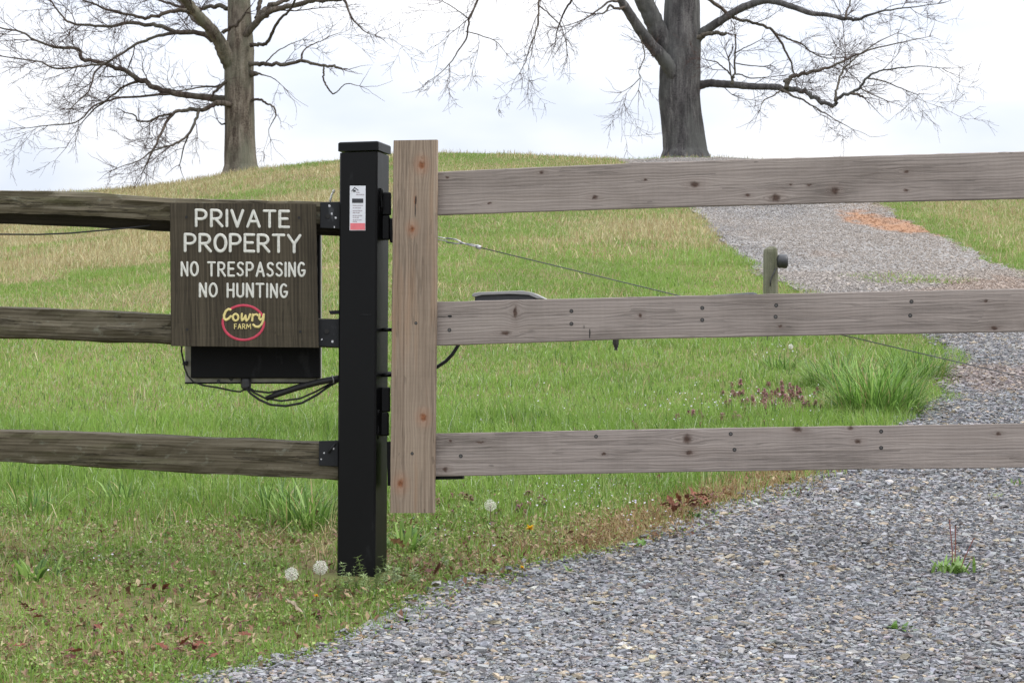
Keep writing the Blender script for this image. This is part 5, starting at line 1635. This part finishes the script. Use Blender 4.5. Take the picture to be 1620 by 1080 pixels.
def leaves(spots, cols, size, label, group, ju=0, jv=0, n=1):
    protos = []
    for k in range(4):
        protos.append(leaf_mesh(cols, size))
    first = [None] * 4
    cnt = 0
    for (u, v) in spots:
        for _ in range(n):
            g = ground_at(u + random.uniform(-ju, ju), v + random.uniform(-jv, jv))
            g.z += random.uniform(.012, .04)
            i = cnt % 4; cnt += 1
            if first[i] is None:
                first[i] = protos[i].build('dead_leaf', M_DRYLEAF); o = first[i]
            else:
                o = first[i].copy(); COL.objects.link(o)
            o.location = g
            o.rotation_euler = (random.uniform(-.5, .5), random.uniform(-.5, .4), random.uniform(0, 6.28)); o.scale = (random.uniform(.7, 1.25),) * 3
            tag(o, label, 'leaf', group)
leaves([(1058, 818), (1072, 812), (1086, 808), (1098, 805), (1110, 800), (1122, 798), (1066, 810), (1135, 796), (1080, 815), (1104, 811), (1117, 806)], RUST, .05,
       'rust brown curled dead leaf drifted on straw at the gravel edge', 'dead leaves drifted along the gravel edge', 6, 5, 4)
leaves([(652, 916), (664, 912), (674, 915), (646, 922), (686, 918), (668, 920)], RUST, .045, 'rust brown dead leaf in the weeds right of the post base', 'dead leaves right of the post base', 4, 3)
leaves([(232, 948), (246, 944), (222, 950), (256, 940), (285, 1040), (270, 1050), (300, 1046), (100, 1050), (128, 1052), (70, 990), (40, 985), (160, 1018), (375, 1015), (310, 1030), (20, 1040), (190, 1050), (330, 1065)], RUST, .042,
       'dark brown dead leaf lying among the verge weeds at left', 'dead leaves in the left verge', 5, 4, 2)
leaves([(640, 882)], TANL, .07, 'tan folded dead leaf beside the broad tuft right of post', None)
leaves([(1010, 1043)], ((.55, .49, .38),), .085, 'pale cream dry leaf lying on the gravel, largest one', None)
leaves([(1056, 1052)], ((.50, .43, .32),), .05, 'short pale dry leaf on gravel beside the largest cream leaf', None)
leaves([(478, 988)], ((.27, .22, .155),), .06, 'pale tan dead leaf at the verge edge below the dandelions', None)

# purple dead nettles
def nettle(hd=(.20, .065, .085), h=.085):
    t = TB()
    t.stem([Vector((0, 0, -.01)), Vector((.003, 0, h * .5)), Vector((0, .002, h))], .0014, (.16, .10, .08))
    for lv in range(6):
        z = h * (.35 + .65 * lv / 5)
        for k in range(6):
            c = vary((.11, .17, .05), .2) if lv < 2 else vary(hd, .3)
            t.leaf(Vector((0, 0, z)), k * 1.047 + lv, random.uniform(-.6, .2), .021 - .0015 * lv, .016 - .001 * lv, c, .9, 3)
    for k in range(5):
        t.leaf(Vector((0, 0, h * random.uniform(.6, .95))), random.uniform(0, 6.28), .8, .012, .005, vary((.48, .25, .40), .15), .5, 2)
    return t
protos_n = [nettle((.30, .14, .13), .055).build('dead_nettle', M_LEAF), nettle((.28, .13, .13), .05).build('dead_nettle', M_LEAF), nettle((.22, .11, .08), .055).build('dead_nettle', M_LEAF)]
cnt = 0
def put_nettles(n, u, v, su, sv, label, group, scale=1.0):
    global cnt
    for _ in range(n):
        for _try in range(12):
            g = ground_at(random.gauss(u, su), random.gauss(v, sv))
            if road_sd(np.array([g.x]), np.array([g.y]))[0] < 0: break
        else:
            continue
        i = cnt % 3 if cnt >= 3 else cnt
        if cnt < 3: o = protos_n[cnt]
        else:
            o = protos_n[i].copy(); COL.objects.link(o)
        cnt += 1
        o.location = g; o.rotation_euler = (random.uniform(-.25, .25), random.uniform(-.25, .25), random.uniform(0, 6.28)); o.scale = (scale * random.uniform(.75, 1.25),) * 3
        tag(o, label, 'weed', group)
put_nettles(110, 1228, 643, 38, 13, 'purple topped dead nettle in the dense patch left of arching grass', 'dead nettles in the patch by the arching grass', .95)
put_nettles(14, 1130, 668, 34, 8, 'purple dead nettle scattered above the lowest gate board', 'dead nettles above the lowest gate board')
put_nettles(14, 990, 678, 60, 9, 'purple dead nettle scattered above the lowest gate board', 'dead nettles above the lowest gate board', .9)
put_nettles(15, 832, 803, 18, 10, 'purple dead nettle under the lowest board near the white dandelion', 'dead nettles under the lowest board', .8)
put_nettles(9, 718, 800, 18, 12, 'purple dead nettle under the lowest board near the white dandelion', 'dead nettles under the lowest board', .8)
put_nettles(14, 700, 860, 60, 20, 'reddish dead nettle in short weeds right of the black post', 'dead nettles right of the post', .5)
put_nettles(26, 350, 965, 90, 22, 'reddish brown dead nettle in the left verge below the fence', 'dead nettles in the left verge', .45)
put_nettles(22, 150, 1000, 110, 35, 'reddish brown dead nettle in the left verge below the fence', 'dead nettles in the left verge', .4)

# pale leafy sprigs round the foot of the post
def sprig(h=.07):
    t = TB()
    p = Vector((0, 0, -.005)); pts = [p.copy()]
    for lv in range(7):
        p = p + Vector((random.uniform(-.006, .006), random.uniform(-.006, .006), h / 7)); pts.append(p.copy())
        for k in range(6):
            t.leaf(p, k * 1.047 + lv * .5, random.uniform(-.1, .5), .016 * random.uniform(.7, 1.2), .0052, vary((.22, .29, .12), .2), .4, 3)
    t.stem(pts, .001, (.18, .24, .1))
    return t
sp_ = [sprig(.08).build('cleavers_sprig', M_LEAF), sprig(.055).build('cleavers_sprig', M_LEAF)]
k_ = 0
for (u, v) in [(543, 925), (548, 932), (558, 925), (566, 930), (575, 922), (584, 930), (594, 925), (602, 920), (612, 917), (622, 915), (634, 912), (560, 940), (575, 943), (592, 938), (606, 934), (624, 930), (645, 926), (548, 946), (530, 938), (538, 950), (612, 945), (660, 930), (690, 905), (708, 900)]:
    g = ground_at(u, v)
    if k_ < 2: o = sp_[k_]
    else:
        o = sp_[k_ % 2].copy(); COL.objects.link(o)
    k_ += 1
    o.location = g; o.rotation_euler = (random.uniform(-.4, .4), random.uniform(-.4, .4), random.uniform(0, 6.28)); o.scale = (random.uniform(.7, 1.3),) * 3
    tag(o, 'pale green leafy sprig growing round the foot of the black post', 'weed', 'leafy sprigs round the foot of the post')

# weeds standing in the gravel
def gravel_weed(u, v, label, stems, nl, L, W, cols, dead=0):
    g = ground_at(u, v)
    root = empty('gravel_weed', g, label, 'weed')
    t = TB()
    for k in range(nl):
        t.leaf(Vector((random.gauss(0, L * .34), random.gauss(0, L * .25), .012)), random.uniform(0, 6.28), random.uniform(.5, 1.35), L * random.uniform(.5, 1.1), W * random.uniform(.7, 1.2), vary(random.choice(cols), .2), random.uniform(.4, 1.4), 5)
    t.build('leaves', M_LEAF, root)
    if dead:
        t = TB()
        for k in range(dead):
            t.leaf(Vector((random.gauss(.01, .02), random.gauss(-.02, .01), .006)), random.uniform(0, 6.28), random.uniform(-.1, .5), .035, .008, vary((.20, .09, .05), .3), .6, 3)
        t.build('withered_leaves', M_DRYLEAF, root)
    for (du, dv) in stems:
        tip = P(u + du, v + dv, g.y) - g
        t = TB(); t.stem([Vector((tip.x * .2, 0, 0)), tip * .5 + Vector((.003, 0, 0)), tip], .0019, (.30, .13, .11))
        for k in range(7): t.leaf(tip - Vector((0, 0, .006)), random.uniform(0, 6.28), random.uniform(-.2, 1.3), .010, .004, vary((.22, .13, .07), .3), .3, 2)
        t.build('flower_stem', M_LEAF, root)
gravel_weed(1508, 916, 'green rosette weed with three reddish stalks standing in open gravel', [(-6, -94), (4, -85), (33, -66)], 46, .095, .013, ((.14, .25, .05), (.20, .32, .08)), 44)
gravel_weed(1421, 1006, 'small three leaved green weed low in the foreground gravel', [], 15, .05, .022, ((.11, .21, .045), (.15, .26, .06)), 8)
gravel_weed(1008, 872, 'bright green weed at the gravel edge below the lowest board', [], 16, .045, .016, ((.10, .20, .035), (.14, .26, .05)))
gravel_weed(905, 915, 'thin sparse weed sprig in gravel near the verge', [], 9, .045, .010, ((.16, .25, .08),))
gravel_weed(1098, 826, 'dark green weed between gravel and the drifted dead leaves', [], 18, .045, .016, ((.08, .17, .035),))
gravel_weed(1603, 775, 'faint green weed in gravel beneath the board at right', [], 9, .05, .010, ((.16, .25, .08),))
gravel_weed(1575, 795, 'yellowish green weed flat on gravel near the right margin', [], 8, .05, .010, ((.20, .25, .07),))
gravel_weed(615, 1007, 'tiny green weed in gravel by the lower verge edge', [], 10, .035, .010, ((.12, .24, .05),))
